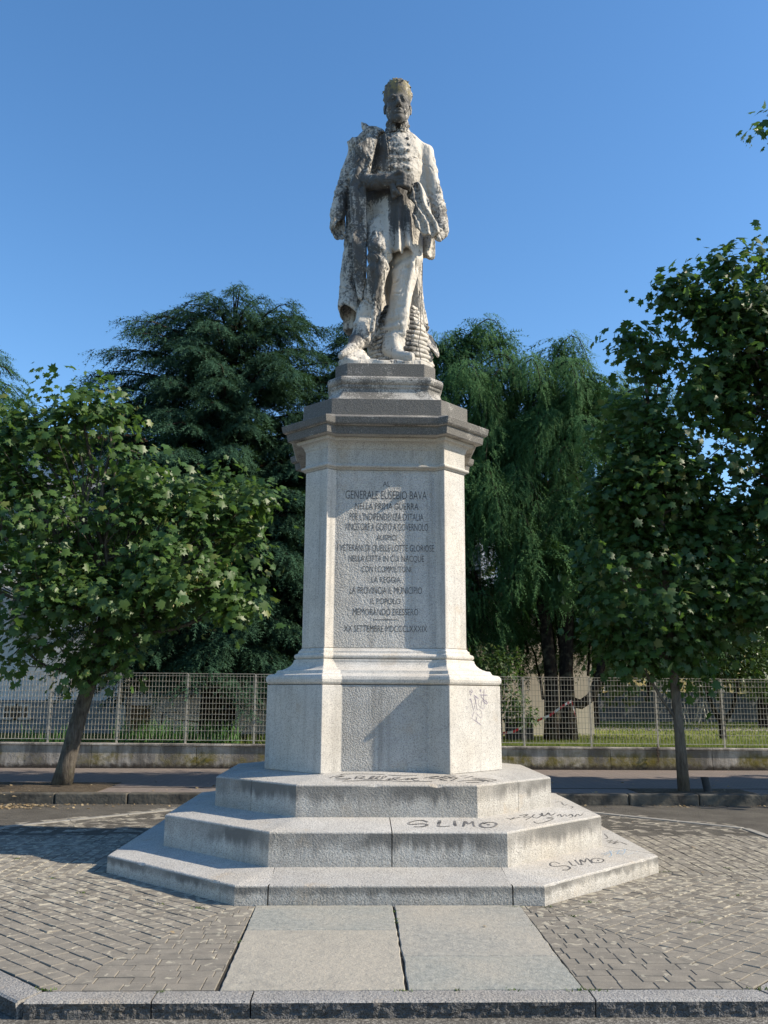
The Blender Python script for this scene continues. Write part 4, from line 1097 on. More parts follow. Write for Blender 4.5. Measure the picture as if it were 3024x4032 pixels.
def sculpt_body(S):
    S.limb([(.157,.02,8.37,.165),(.160,.0,8.18,.285),(.150,0,7.94,.300),(.110,.02,7.74,.290)], .05, sy=.72, fold=tunic_fold)
    S.limb([(-.16,.06,8.2,.10),(-.17,.06,7.9,.12),(-.16,.06,7.5,.12),(-.16,.08,7.1,.11)], .04)
    S.limb([(.43,.05,8.1,.07),(.44,.05,7.8,.075),(.45,.05,7.5,.07)], .05)
    S.limb([(.147,0,8.43,.110),(.30,.02,8.36,.095),(.485,.03,8.245,.085)], .08)
    S.limb([(.147,0,8.43,.110),(.0,.02,8.37,.095),(-.24,.03,8.25,.10)], .08)
    # opening edge, medal
    S.limb([(-.008,-.185,8.335,.007),(.010,-.232,8.16,.007),(.026,-.238,8.0,.008),(.036,-.236,7.80,.008)], .006)
    for dx, dz in ((0, .034), (.034, 0), (0, -.034), (-.034, 0), (.018, .018), (-.018, -.018)):
        S.limb([(.135, -.185, 8.30, .008), (.135+dx, -.192, 8.30+dz, .009)], .004)
    # his left arm, hanging, with wrinkled sleeve
    S.limb(P['armR'] , .05, fold=fsum(sfold(n=2, amp=.010, zf=5), rings(.022, .17, .9, .4, 7.25, 7.75), rings(.016, .11, -1.3, 2.4, 7.3, 7.6), rings(.010, .34, -.9, 1.4, 7.75, 8.2)))
    S.limb([(.667,-.08,7.236,.086),(.678,-.12,7.07,.076)], .02, fold=rings(.022, .07, .4))
    S.limb([(.672,-.10,7.165,.090),(.680,-.12,7.10,.088)], .01)
    fx, fy, fz = .640, -.19, 6.985                                           # fist holding the cloth
    S.ell((fx, fy, fz), (.068, .065, .062), .03)
    for j in range(4):
        S.limb([(fx-.045+.012*j, fy-.045, fz+.035-.030*j, .022), (fx-.058+.012*j, fy-.075, fz+.010-.030*j, .021), (fx-.030+.012*j, fy-.085, fz-.018-.028*j, .019)], .006)
    S.limb([(fx+.02, fy-.05, fz+.05, .023), (fx-.03, fy-.095, fz+.045, .021), (fx-.06, fy-.10, fz+.03, .018)], .006)
    # his right arm across the belly, gloved hands
    S.limb([(-.367,0.04,7.88,.104),(-.235,-.20,7.665,.098),(-.091,-.32,7.60,.090),(.0,-.365,7.59,.076)], .03, fold=fsum(rings(.014, .10, 1.6, .2), sfold(n=5, amp=.005, zf=20)))
    S.limb([(.008,-.365,7.585,.090),(.052,-.37,7.59,.080)], .01)
    for j in range(6):
        zz = 7.65 - .028*j; S.limb([(-.03,-.36-.09*math.sin(.5+j*.42),zz,.009),(.05,-.365-.085*math.sin(.5+j*.42),zz,.009)], .006)
    S.ell((.135, -.375, 7.585), (.090, .060, .072), .03)
    S.ell((.235, -.345, 7.56), (.070, .055, .062), .03)
    for j, (z, x1, dz) in enumerate(((7.64, .30, -.05), (7.60, .315, -.06), (7.555, .30, -.06), (7.51, .27, -.05))):
        S.limb([(.13, -.425, z-.01, .023), (.205, -.445, z-.018, .022), (.262, -.425, z+dz*.5, .020), (x1, -.375, z+dz, .018)], .007)
    S.limb([(.08, -.42, 7.63, .024), (.15, -.46, 7.655, .021), (.205, -.45, 7.65, .018)], .008)
    S.limb([(.075,-.40,7.50,.030),(.10,-.41,7.43,.028),(.15,-.40,7.40,.022)], .015, fold=rings(.008,.04))
    S.slab([(.05,-.37,7.50),(.105,-.37,7.50),(.165,-.37,7.415),(.08,-.37,7.36)], None, .012, .01)

def skirt_fold(x, z, y0):
    f = np.clip((7.5 - z) / .55, 0, 1.2)
    y = -.235 - .05 * f + .34 * ((x - .13) / .36)**2
    y += -.045 * f * np.exp(-((x + .04 - .02*f) / .11)**2) + .060 * f * np.exp(-((x - .085) / .04)**2)
    y += -.055 * f * np.exp(-((x - .150) / .032)**2) + .05 * f * np.exp(-((x - .205) / .03)**2) - .05 * f * np.exp(-((x - .27) / .05)**2)
    y += .018 * f * np.sin((x - .3) * 24) * (x > .27)
    return y

def leg_folds(ph, side):
    def fn(X, Y, Z, a, t):
        knee = np.exp(-((Z - 6.63) / .14)**2); low = np.clip((6.35 - Z) / .4, 0, 1)
        w = .014 * knee * np.sin((Z + .5 * X * side) * 40 + ph) \
            + .020 * low * np.sin(3 * a + 2.2 * (Z - 6.1) * side + ph) \
            + .016 * np.exp(-((Z - 5.82) / .13)**2) * np.sin((Z - .3 * X) * 52 + ph + 2 * a)
        return w + .010 * np.sin(2 * a + 6 * Z + ph)
    return fn

def sculpt_lower(S):
    S.limb([(.10,.02,7.72,.245),(.10,.02,7.30,.235),(.12,.02,7.02,.24)], .05, sy=.8)
    def hollow(X, Y, Z):
        return np.maximum(Z - 6.86, 6.6 - Z)
    S.slab(P['skirt'], skirt_fold, .018, .03)
    S.slab(P['skirtback'], lambda x, z, y0: .04 + .05 * np.sin(x * 34) + 0 * z, .03, .03)
    S.slab(P['lapel'], lambda x, z, y0: -.33 - .026 * np.sin((x*.93 + z*.36 + .02*np.sin(14*z)) * 62) + .008 * np.sin(61 * x - 52 * z) * np.sin(13 * z) + (x > .45) * 0.10 * (x - .45), .012, .012)
    # legs
    S.limb(P['legL'], .03, fold=leg_folds(.4, 1), sy=.95)
    S.limb([(-.02,-.33,6.62,.022),(-.07,-.335,6.40,.026),(-.12,-.27,6.15,.022),(-.13,-.24,5.95,.028),(-.155,-.215,5.75,.03)], .05)
    S.limb([(-.235,-.06,5.87,.132),(-.262,-.09,5.76,.118)], .02, fold=sfold(n=4, amp=.012, zf=14))
    S.limb([(-.12,.0,5.83,.07),(-.15,.04,5.68,.05),(-.17,.05,5.60,.035)], .04)
    S.limb([(-.276,-.10,5.72,.092),(-.335,-.17,5.60,.085),(-.395,-.27,5.48,.078),(-.45,-.36,5.40,.060),(-.49,-.42,5.36,.048)], .03)
    S.limb([(-.25,-.10,5.70,.108),(-.33,-.12,5.66,.100)], .02, fold=rings(.012, .05))
    S.limb(P['legR'], .03, fold=leg_folds(2.1, -1), sy=.95)
    S.limb([(.33,-.16,6.9,.02),(.32,-.2,6.6,.024),(.27,-.19,6.3,.02),(.235,-.19,6.0,.026),(.22,-.18,5.75,.026)], .05)
    S.limb([(.118,-.07,5.66,.142),(.104,-.09,5.57,.140)], .02, fold=sfold(n=5, amp=.010, zf=10))
    S.limb([(.125,-.14,5.52,.085),(.160,-.26,5.435,.066),(.225,-.35,5.39,.056),(.285,-.42,5.365,.050)], .03)
    S.limb([(.10,-.06,5.345,.055),(.18,-.27,5.335,.055),(.285,-.41,5.335,.052)], .01)

def sculpt_coat(S):
    # empty sleeve over his right side
    S.limb([(-.415,.08,8.26,.050),(-.483,.06,7.963,.066),(-.541,.04,7.662,.078),(-.588,.0,7.354,.088),(-.586,0,7.19,.090),(-.560,-.02,7.075,.072)], .03, sy=.9,
           fold=fsum(rings(.011, .19, .7, .3, 7.1, 7.9), sfold(n=3, amp=.010, zf=5)))
    S.limb([(-.555,-.02,7.24,.045),(-.548,-.05,7.12,.064),(-.540,-.07,7.00,.066)], .01, op='s')
    # cape collar, turned up flap and shoulder
    S.slab(P['cape'], lambda x, z, y0: y0*.75 - .03 * np.sin((x*.82 + z*.42) * 46), .02, .03)
    S.slab(P['flap'], lambda x, z, y0: y0 + .02 + .01 * np.sin(40 * x), .026, .01)
    S.limb([(-.215,.03,8.52,.050),(-.262,.05,8.60,.030),(-.300,.07,8.665,.010)], .02)
    S.limb([(-.36,.0,8.29,.055),(-.42,.01,8.325,.035),(-.475,.02,8.355,.012)], .02)
    S.limb([(-.17,-.06,8.545,.022),(-.22,-.07,8.50,.016),(-.25,-.05,8.46,.016)], .01, op='s')
    S.limb([(-.20,-.06,8.45,.060),(-.28,.0,8.36,.075),(-.40,.04,8.27,.055)], .05)
    S.limb([(-.11,-.10,8.42,.028),(-.16,-.19,8.22,.026),(-.24,-.245,7.98,.028),(-.34,-.26,7.78,.026),(-.405,-.25,7.62,.022)], .03)
    S.limb([(-.125,-.15,8.33,.018),(-.17,-.24,8.03,.018),(-.225,-.27,7.78,.018),(-.255,-.27,7.60,.020)], .02)
    S.limb([(-.19,-.12,8.38,.020),(-.27,-.16,8.18,.02),(-.345,-.17,7.98,.018)], .03)
    # long front strip
    S.slab(P['strip'], lambda x, z, y0: -.235 + .10 * np.clip((6.9 - z) / .8, 0, 1) - .012 * np.sin(9 * z + 8 * x) + .012 * np.sin(31 * x + 13 * z) * np.sin(17 * z) + 1.2 * (x + .33)**2, .022, .02)
    # bell of the coat at his right
    bell = [(-.36,.12,8.1,.13),(-.35,.13,7.6,.135),(-.36,.14,7.1,.135),(-.385,.14,6.6,.145),(-.40,.12,6.2,.150),(-.40,.10,6.02,.160)]
    S.limb(bell, .03, sy=1.15, fold=lambda X, Y, Z, a, t: .014 * np.sin(5 * a + 1.5 * Z) * np.sin(2.2*Z+a) )
    hem = lambda x: 6.02 + .75 * np.clip(-.36 - x, -.08, .2)
    S.apply(lambda X, Y, Z: (Z - (5.94 + .75 * np.clip(-.335 - X, -.1, .3) + .55 * np.clip(.16 - Y, 0, .3))) * .7, (-.62, -.3, 5.8), (-.19, .5, 6.35), .01, 's')
    S.limb([(-.385,.14,6.42,.112),(-.40,.11,6.15,.126),(-.40,.09,5.9,.136)], .01, sy=1.15, op='s')
    S.limb([(-.395,-.10,8.16,.022),(-.425,-.13,7.75,.030),(-.462,-.12,7.35,.034),(-.478,-.10,7.0,.030)], .015, op='s')
    S.limb([(-.44,-.20,7.35,.020),(-.425,-.19,6.95,.022),(-.395,-.17,6.55,.022),(-.35,-.16,6.22,.020)], .015, op='s')
    # second, lower layer behind
    S.limb([(-.34,.30,6.6,.13),(-.37,.30,6.2,.125),(-.37,.30,5.98,.125)], .02, sy=1.0, fold=lambda X, Y, Z, a, t: .012 * np.sin(5 * a))
    S.apply(lambda X, Y, Z: (Z - 5.945 + .1*(X + .4)), (-.55, .1, 5.8), (-.2, .5, 5.97), .01, 's')
    S.limb([(-.37,.30,6.0,.085),(-.37,.28,5.88,.100)], .01, op='s')
    # back of the coat between and beside the legs
    S.limb([(.03,.30,7.6,.20),(.10,.34,7.0,.28),(.14,.36,6.6,.27),(.15,.38,6.25,.24)], .05, sy=.45, fold=lambda X, Y, Z, a, t: .022 * np.sin(22 * X + 3*Z))
    S.slab(P['backR'], lambda x, z, y0: y0 + .03 * np.sin(25 * x + 3 * z), .03, .03)
    S.slab(P['centerback'], lambda x, z, y0: .27 + .035 * np.sin(38 * x), .03, .03)
    S.slab(P['drape'], lambda x, z, y0: y0 + .05 - .035 * np.sin(30 * x + 12 * z) - .10 * np.clip((5.75 - z) / .3, 0, 1), .022, .02)

def vcol(me, name, fn):
    n = len(me.vertices); V = np.empty(n * 3, np.float32); me.vertices.foreach_get('co', V); V = V.reshape(-1, 3)
    a = me.attributes.new(name, 'FLOAT', 'POINT'); a.data.foreach_set('value', np.clip(fn(V), 0, 1).astype(np.float32))

def patina(V):
    """black crust on the marble, laid down as stains that have a shape of their own"""
    x, y, z = V[:, 0], V[:, 1], V[:, 2]
    g = lambda cx, cz, rx, rz: np.exp(-(((x-cx)/rx)**2 + ((z-cz)/rz)**2))
    front = (y < .0)
    d = .56 - .22 * g(.25, 6.3, .25, .8) + .9 * g(.12, 8.80, .16, .22) * front + .35 * g(.145, 9.05, .2, .2) + .45 * g(.146, 8.5, .16, .08)
    d += .55 * g(-.05, 8.12, .10, .28) * front + .16 * g(.2, 8.05, .25, .2)
    d += .95 * g(.05, 7.58, .42, .11) * front * (x < .40) + .95 * g(.13, 7.25, .12, .36) * front * (x > .03) + .5 * g(.30, 7.15, .10, .3) * front
    d += .75 * g(-.29, 8.0, .10, .35) * 0.5 + .35 * g(-.33, 7.35, .08, .5) * front + .5 * g(-.5, 7.45, .07, .25)
    d += .45 * g(-.33, 6.7, .09, .35) * front + .55 * g(-.14, 6.5, .07, .4) * front + .4 * g(-.08, 6.2, .05, .4) * front
    d += .75 * g(-.36, 5.66, .12, .09) + .3 * g(.66, 7.25, .1, .18) + .1
    d -= .65 * g(.2, 6.2, .17, .9) + .50 * g(.5, 8.0, .14, .5) + .2 * g(.28, 8.1, .12, .25) + .45 * g(-.25, 5.95, .1, .15) + .25 * g(-.05, 7.2, .10, .25)
    return d * .68

def make_statue(M_, hb=.0115, hh=.0075):
    root = empty('statue', (0, 0, 5.223), 'weathered marble officer statue with slung greatcoat standing on top of the pedestal', 'statue')
    S = Sculpt((-.78, -.66, 5.24), (.85, .72, 8.60), hb)
    sculpt_lower(S); sculpt_body(S)
    # rough footing under the shoes
    S.carve(groove(.35, .94, .15, .020, 1.0), (-.14, -.6, 7.74), (.44, .0, 8.22))
    S.carve(groove(.9, .42, .13, .014, 3.0), (.36, -.6, 7.8), (.80, .3, 8.30))
    S.carve(groove(-.45, .9, .105, .020, 2.0, .8), (.50, -.6, 7.12), (.84, .3, 7.82))
    S.carve(groove(.5, .86, .085, .014, 5.0, .7), (-.42, -.6, 7.46), (.06, .0, 7.76))
    S.carve(groove(.97, .25, .12, .018, 4.0, .6), (-.22, -.6, 6.86), (.02, .1, 7.46))
    S.carve(groove(.92, .38, .125, .022, 7.0, .9), (-.36, -.6, 5.9), (.075, .3, 6.78))
    S.carve(groove(.90, -.42, .14, .019, 8.0, .9), (.075, -.6, 5.75), (.46, .3, 6.78))
    S.carve(groove(.35, .94, .075, .014, 9.0, .8), (-.42, -.6, 5.70), (-.05, .3, 5.98))
    S.carve(groove(.2, .97, .07, .012, 6.0, .8), (-.04, -.6, 5.50), (.30, .3, 5.80))
    S.carve(groove(.7, .7, .06, .008, 6.5, .8), (-.60, -.6, 5.30), (.40, .3, 5.56))
    me = S.mesh('figure'); vcol(me, 'crust', patina); link('figure', me, M_['marble'], root)
    C2 = Sculpt((-.78, -.5, 5.4), (.80, .72, 8.72), hb)
    sculpt_coat(C2)
    C2.carve(groove(.95, .3, .16, .022, 1.5, .5), (-.60, -.5, 6.1), (-.16, .5, 7.9))
    C2.carve(groove(.85, .5, .12, .020, 2.6, .7), (-.60, -.5, 7.75), (-.05, .3, 8.5))
    C2.carve(groove(-.6, .8, .12, .018, 4.1, .8), (-.76, -.5, 7.05), (-.42, .3, 7.9))
    C2.carve(groove(.95, .1, .10, .020, 6.1, .6), (.2, -.4, 5.45), (.75, .6, 6.9))
    me = C2.mesh('greatcoat'); vcol(me, 'crust', patina); link('greatcoat', me, M_['marble'], root)
    H = Sculpt((-.12, -.44, 8.34), (.42, .26, 9.24), hh)
    sculpt_head(H)
    me = H.mesh('head'); vcol(me, 'crust', patina); link('head', me, M_['marble_head'], root)
    # rock footing
    R = Sculpt((-.62, -.60, 5.17), (.62, .62, 5.62), .0125)
    def slabf(X, Y, Z):
        n = .02 * np.sin(9*X + 3) * np.sin(7*Y) + .012 * np.sin(23*X - 11*Y)
        q = np.maximum(np.maximum(np.abs(X) - .52, np.abs(Y) - .50), (np.abs(X) + np.abs(Y)) * .707 - .64)
        return np.maximum(np.maximum(Z - 5.295 - n, 5.21 - Z), q + n)
    R.apply(slabf, (-.6, -.6, 5.2), (.6, .6, 5.35), .03)
    R.limb([(-.30,-.22,5.42,.10),(-.42,-.32,5.34,.09),(-.24,-.30,5.34,.08)], .08)
    R.limb([(-.42,-.40,5.30,.06),(-.30,.1,5.36,.1)], .06)
    me = R.mesh('rock_footing'); vcol(me, 'crust', lambda V: .35 + .1 * np.sin(8 * V[:, 0])); link('rock_footing', me, M_['marble'], root)
    # buttons
    bt = MB()
    for i in range(7):
        r = .024 * math.cos(i / 6 * PI / 2); yy = -.018 * math.sin(i / 6 * PI / 2)
        for k in range(10): bt.v.append((r*math.cos(k*PI/5), yy, r*math.sin(k*PI/5)))
    for i in range(6):
        for k in range(10):
            bt.f.append((i*10+k, i*10+(k+1) % 10, (i+1)*10+(k+1) % 10, (i+1)*10+k))
    bme = None
    chest = lambda x, z: -math.sqrt(max(0, 1 - ((x - .155) / .285)**2)) * (.16 + .055 * min(1, max(0, (8.37 - z) / .25)))
    for x, z in ((.02,8.30),(.030,8.215),(.035,8.12),(.052,8.005),(.062,7.885),(.262,8.29),(.275,8.20),(.270,8.11),(.276,7.985),(.280,7.865),(.283,7.765)):
        if bme is None:
            b0 = bt.build('button', M_['marble_dark'], root, smooth=True); bme = b0.data; b = b0
        else:
            b = bpy.data.objects.new('button', bme); COL.objects.link(b); b.parent = root; b.matrix_parent_inverse = Matrix.Translation(-world_loc(root))
        b.location = (x, chest(x, z) - .005, z)
        b.rotation_euler = (-.1, 0, (x - .155) * 1.6)
    # wicker gabion
    g = empty_part('gabion', root)
    prof = [(5.26, .375), (5.34, .40), (5.6, .375), (5.85, .315), (6.1, .235), (6.2, .18)]
    def rad(z):
        for (za, ra), (zb, rb) in zip(prof, prof[1:]):
            if z <= zb: return ra + (rb-ra) * (z-za) / (zb-za)
        return .15
    z = 5.27; row = 0
    while z < 6.18:
        mb = MB(); n = 40; hgt = .062
        for k in range(n):
            a = 2*PI*k/n; w = .010 * math.sin(a*10 + row*PI) + .006*rnd.random()
            for dz, dr in ((-.030, -.035), (-.022, .004), (0, .016), (.022, .004), (.030, -.035)):
                rr = rad(z) + dr + w
                mb.v.append((.19 + rr*math.cos(a), .14 + .78*rr*math.sin(a), z + dz + .008*math.sin(a*3+row)))
        for k in range(n):
            for q in range(4):
                a0 = k*5+q; b0 = ((k+1) % n)*5+q; mb.f.append((a0, b0, b0+1, a0+1))
        o = mb.build('wicker_band', M_['marble'], g, smooth=True); vcol(o.data, 'crust', lambda V: .55 + .25*np.sin(V[:, 0]*7) - .3*(V[:,0] > .35))
        z += .060; row += 1
    mb = MB(); mb.tube([(.19,.14,5.26),(.19,.14,6.16)], [.33,.15], 20); o = mb.build('gabion_core', M_['marble_dark'], g)
    mb = MB(); mb.tube([(.47,.22,6.85),(.46,.2,6.45),(.437,.1,6.19),(.42,-.14,5.8),(.39,-.2,5.62),(.40,-.45,5.27)], .005, 5)
    mb.build('lightning_cable', M_['cable'], root)
    return root

def empty_part(name, parent):
    o = bpy.data.objects.new(name, None); COL.objects.link(o); o.parent = parent
    o.matrix_parent_inverse = Matrix.Translation(-world_loc(parent)); return o

make_statue(MT)

# ================================================================== BEHIND THE FENCE
def grassmat(name, a, b):
    N = NT(name, .9, .15); n = N.noise(1.3, 5, .65); f = N.noise(40, 3)
    c = N.mix(N.ramp(N.math('ADD', N.math('MULTIPLY', n, .6), N.math('MULTIPLY', f, .4)), [(.35, 0.0), (.65, 1.0)]), a, b)
    return N.done(c, N.bump(f, .8, .03))
MT['lawn'] = grassmat('lawn_ground', (.10,.12,.035), (.20,.21,.07))
def blade(name, c1, c2, tr=.35):
    N = NT(name, .6, .3); r = island_rand(N); col = N.mix(r, c1, c2)
    t = N.n('ShaderNodeBsdfTranslucent'); N.l(N.mix(.0, col, col), t.inputs['Color'])
    ms = N.n('ShaderNodeMixShader'); ms.inputs[0].default_value = tr
    N.l(col, N.b.inputs['Base Color']); N.l(N.b.outputs[0], ms.inputs[1]); N.l(t.outputs[0], ms.inputs[2]); N.l(ms.outputs[0], N.out.inputs['Surface'])
    return N.m
MT['grass'] = blade('grass_blades', (.10,.16,.03), (.26,.29,.08), .45)
MT['iris'] = blade('broad_grass_blades', (.05,.13,.035), (.10,.22,.06), .4)
MT['weed'] = blade('weed_leaves', (.05,.11,.02), (.13,.16,.04), .3)
MT['straw'] = blade('dry_leaves', (.24,.17,.09), (.42,.33,.20), .3)

mb = MB()
mb.prism([(-60,8.93),(60,8.93),(60,90),(-60,90)], -.4, .50)
lawn = tag(mb.build('lawn', MT['lawn']), kind='structure')
mb = MB(); mb.prism([(4.5,20.5),(30,20.5),(34,23.8),(5.5,23.8)], .3, .512)
tag(mb.build('garden_path', plain('path_concrete', (.30,.26,.24), (.38,.34,.31), 5)), kind='structure')

def blades(n, xr, yr, z, h, w, name, mat, lean=.35, parent=None, xyfn=None, width_seg=1):
    x = rng.uniform(*xr, n); y = rng.uniform(*yr, n)
    if xyfn is not None: x, y = xyfn(x, y)
    a = rng.uniform(0, 2*PI, n); H = h * rng.uniform(.45, 1.1, n); ln = rng.uniform(0, lean, n)*H; b = rng.uniform(0, 2*PI, n)
    W = w * rng.uniform(.6, 1.2, n)
    base = np.stack([x, y, np.full(n, z)], 1); u = np.stack([np.cos(a), np.sin(a), 0*a], 1) * W[:, None]/2
    d = np.stack([np.cos(b)*ln, np.sin(b)*ln, H], 1)
    mid = base + d*.55 + np.array([0, 0, 0])*1.0; mid[:, 2] += H*.08
    V = np.stack([base-u, base+u, mid+u*.8, mid-u*.8, base+d], 1).reshape(-1, 3)
    i = np.arange(n)[:, None]*5
    F4 = i + np.array([[0, 1, 2, 3]]); T = i + np.array([[3, 2, 4]])
    F = np.concatenate([np.concatenate([i+0, i+1, i+2], 1), np.concatenate([i+0, i+2, i+3], 1), T])
    me = np_mesh(name, V, F); return tag(link(name, me, mat, parent), kind='stuff')
blades(26000, (1.5, 13), (9.0, 13.0), .49, .14, .012, 'grass', MT['grass'])
blades(16000, (6, 24), (14, 30), .49, .10, .03, 'grass', MT['grass'])
blades(9000, (-10, 1.5), (9.0, 13.5), .49, .12, .012, 'grass', MT['grass'])
blades(380, (-5.35, -2.75), (9.15, 9.75), .49, .62, .030, 'broad_grass', MT['iris'], .55)
blades(60, (-7.2, -6.3), (9.15, 9.6), .49, .50, .028, 'broad_grass', MT['iris'], .5)
blades(900, (-2.6, 1.2), (9.3, 10.6), .49, .30, .03, 'low_shrubbery', MT['weed'], .9)

MT['wall_white'] = plain('pale_render', (.76,.78,.80), (.66,.68,.70), 3, bump=.1)
MT['wall_grey'] = plain('grey_render', (.26,.28,.30), (.20,.22,.24), 3, bump=.1)
MT['wall_pink'] = plain('pinkish_render', (.74,.64,.57), (.64,.55,.49), 2, bump=.1)
MT['wall_beige'] = plain('beige_render', (.70,.64,.57), (.60,.55,.49), 2, bump=.1)
MT['wall_yellow'] = plain('yellow_render', (.55,.42,.18), (.50,.38,.16), 2, bump=.1)
MT['frame'] = plain('window_frame', (.55,.53,.50), (.48,.46,.43), 4, bump=0)
MT['board'] = plain('brown_board', (.20,.12,.06), (.15,.09,.05), 6)
MT['blue'] = plain('blue_panel', (.08,.18,.36), (.06,.15,.30), 6)
MT['tarp'] = plain('grey_tarpaulin', (.15,.155,.16), (.11,.115,.12), 3)
N = NT('dark_glass', .12, .5); MT['glass'] = N.done((.025,.03,.035))
MT['roof'] = plain('roof_tiles', (.20,.09,.05), (.14,.07,.045), 10)

def building(label, x0, x1, y0, y1, z1, wallm, wins, plinth=None, name='building', z0=.45, near=False):
    if near:                                   # set well back behind the cedars
        k = 1.064; fx = lambda v: -.275+(v+.275)*k; fz = lambda v: 1.6+(v-1.6)*k
        x0, x1, z1, y0 = fx(x0), fx(x1), fz(z1), 16.6; y1 = max(y1, 21.5)
        plinth = fz(plinth) if plinth else None; wins = [(fx(a), fx(b_), fz(c), fz(d)) for a, b_, c, d in wins]
    b = empty(name, ((x0+x1)/2, y0, z0), label, 'building')
    mb = MB(); mb.box(x0, x1, y0, y1, z0, z1); mb.build('wall', wallm, b)
    mb = MB(); mb.box(x0-.3, x1+.3, y0-.35, y1+.3, z1+.003, z1+.25); mb.build('roof', MT['roof'], b)
    if plinth:
        mb = MB(); mb.box(x0, x1, y0-.05, y0-.002, z0, plinth); mb.build('plinth', MT['wall_grey'], b)
    for (wx0, wx1, wz0, wz1) in wins:
        w = MB(); t = .06
        w.box(wx0-t, wx1+t, y0-.07, y0-.052, wz1, wz1+t); w.box(wx0-t-.04, wx1+t+.04, y0-.14, y0-.052, wz0-t, wz0)
        w.box(wx0-t, wx0, y0-.07, y0-.052, wz0, wz1); w.box(wx1, wx1+t, y0-.07, y0-.052, wz0, wz1)
        cx = (wx0+wx1)/2; w.box(cx-.02, cx+.02, y0-.068, y0-.055, wz0, wz1); zc = wz0+(wz1-wz0)*.4; w.box(wx0, cx-.022, y0-.066, y0-.057, zc, zc+.035); w.box(cx+.022, wx1, y0-.066, y0-.057, zc, zc+.035)
        f = w.build('window', MT['frame'], b)
        g = MB(); g.box(wx0, wx1, y0-.054, y0-.051, wz0, wz1); g.build('pane', MT['glass'], f)
    return b
bA = building('pale grey rendered building with darker plinth behind the left maple', -16, -6.76, 15, 24, 8.6, MT['wall_white'], [(-9.75,-9.45,.97,1.27),(-9.40,-9.12,.97,1.27),(-9.8,-8.9,3.2,4.6),(-12.4,-11.5,3.2,4.6),(-9.8,-8.9,6,7.4)], plinth=1.43, near=True)
mb = MB(); mb.box(-7.165, -6.898, 16.48, 16.9, .45, 8.9); mb.build('corner_pilaster', MT['frame'], bA)
bB = building('pinkish rendered building with grid windows behind the large cedar', -6.49, 2.2, 15.1, 23, 7.8, MT['wall_pink'], [(-5.81,-4.95,1.60,2.85),(-3.3,-2.5,1.6,2.85),(-.9,-.1,1.6,2.85),(-5.7,-4.9,4.3,5.6),(-3.2,-2.4,4.3,5.6)], near=True)
mb = MB(); mb.box(-6.75, -6.27, 16.5, 16.597, .45, 1.28); mb.build('cellar_door', MT['board'], bB)
mb = MB()
for i in range(10): mb.box(-3.1+i*.1, -3.085+i*.1, 16.3, 16.315, .45, 1.15)
mb.box(-3.15, -2.15, 16.295, 16.32, 1.151, 1.18); mb.build('railing', MT['frame'], bB)
bC = building('low beige rendered outbuilding at right behind the twin cedar trunks', 2.25, 6.22, 15.0, 21, 4.3, MT['wall_beige'], [(5.3,5.9,2.8,3.7)], name='outbuilding', near=True)
bD = building('distant yellow apartment block seen through the right hand foliage', 13, 34, 46, 58, 13, MT['wall_yellow'], [(15+3*i, 16.4+3*i, 2+3.2*j, 3.8+3.2*j) for i in range(6) for j in range(3)], name='apartment_block')
bE = building('distant white apartment block beyond the lawn behind the outbuilding', 2, 12.6, 42, 54, 14, MT['wall_white'], [(3+2.6*i, 4.3+2.6*i, 2+3.2*j, 3.8+3.2*j) for i in range(4) for j in range(4)], name='apartment_block')
# tarpaulin fence
tf = empty('tarpaulin_screen', (16, 32, .5), 'grey tarpaulin screen along the far edge of the lawn', 'screen')
mb = MB(); n = 60
for i in range(n+1):
    x = 8+24*i/n; yy = 32+.08*math.sin(i*1.7); mb.v += [(x, yy, .5), (x, yy+.1*math.sin(i*.9), 1.85+.08*math.sin(i*.7))]
for i in range(n): mb.f.append((2*i, 2*i+2, 2*i+3, 2*i+1))
mb.build('tarpaulin', MT['tarp'], tf)
for i in range(13):
    mb = MB(); mb.bar((8+2*i, 32.2, .45), (8+2*i, 32.2, 2.1), .05); mb.build('post', MT['galv'], tf)
def simple(name, label, cat, mb, mat, **k): return tag(mb.build(name, mat, None, **k), label, cat)
mb = MB(); mb.box(6.9, 8.6, 25, 25.12, 1.25, 1.75); mb.box(6.95, 7.0, 25.02, 25.07, .5, 1.25); mb.box(8.5, 8.55, 25.02, 25.07, .5, 1.25)
simple('notice_board', 'blue panel on thin legs between the outbuilding and lawn', 'panel', mb, MT['blue'])
for i, x in enumerate((13.0, 13.9)):
    mb = MB()
    for s in (-1, 1): mb.bar((x+s*.28, 27, .5), (x+s*.03, 27, 1.45), .035); mb.bar((x+s*.28, 27.5, .5), (x+s*.03, 27.3, 1.45), .035)
    mb.bar((x-.05, 27, 1.45), (x+.05, 27.3, 1.45), .04)
    simple('trestle', ('left' if i == 0 else 'right') + ' one of two pale trestles on the sunny lawn', 'trestle', mb, MT['frame'])
# leaning bench frame by the pink building
bn = empty('tilted_bench', (-5, 13.4, .5), 'dark metal bench frame with brown slat behind the fence', 'bench')
mb = MB(); mb.bar((-5.25,13.4,.5), (-5.2,13.4,1.15), .03); mb.bar((-4.05,13.4,.5), (-4.05,13.4,1.0), .03); mb.bar((-5.2,13.42,1.15), (-4.1,13.42,1.13), .02); mb.build('frame', MT['cable'], bn)
mb = MB(); mb.bar((-5.05,13.35,1.0), (-3.9,13.35,.88), .12, .03); mb.build('seat', MT['board'], bn)
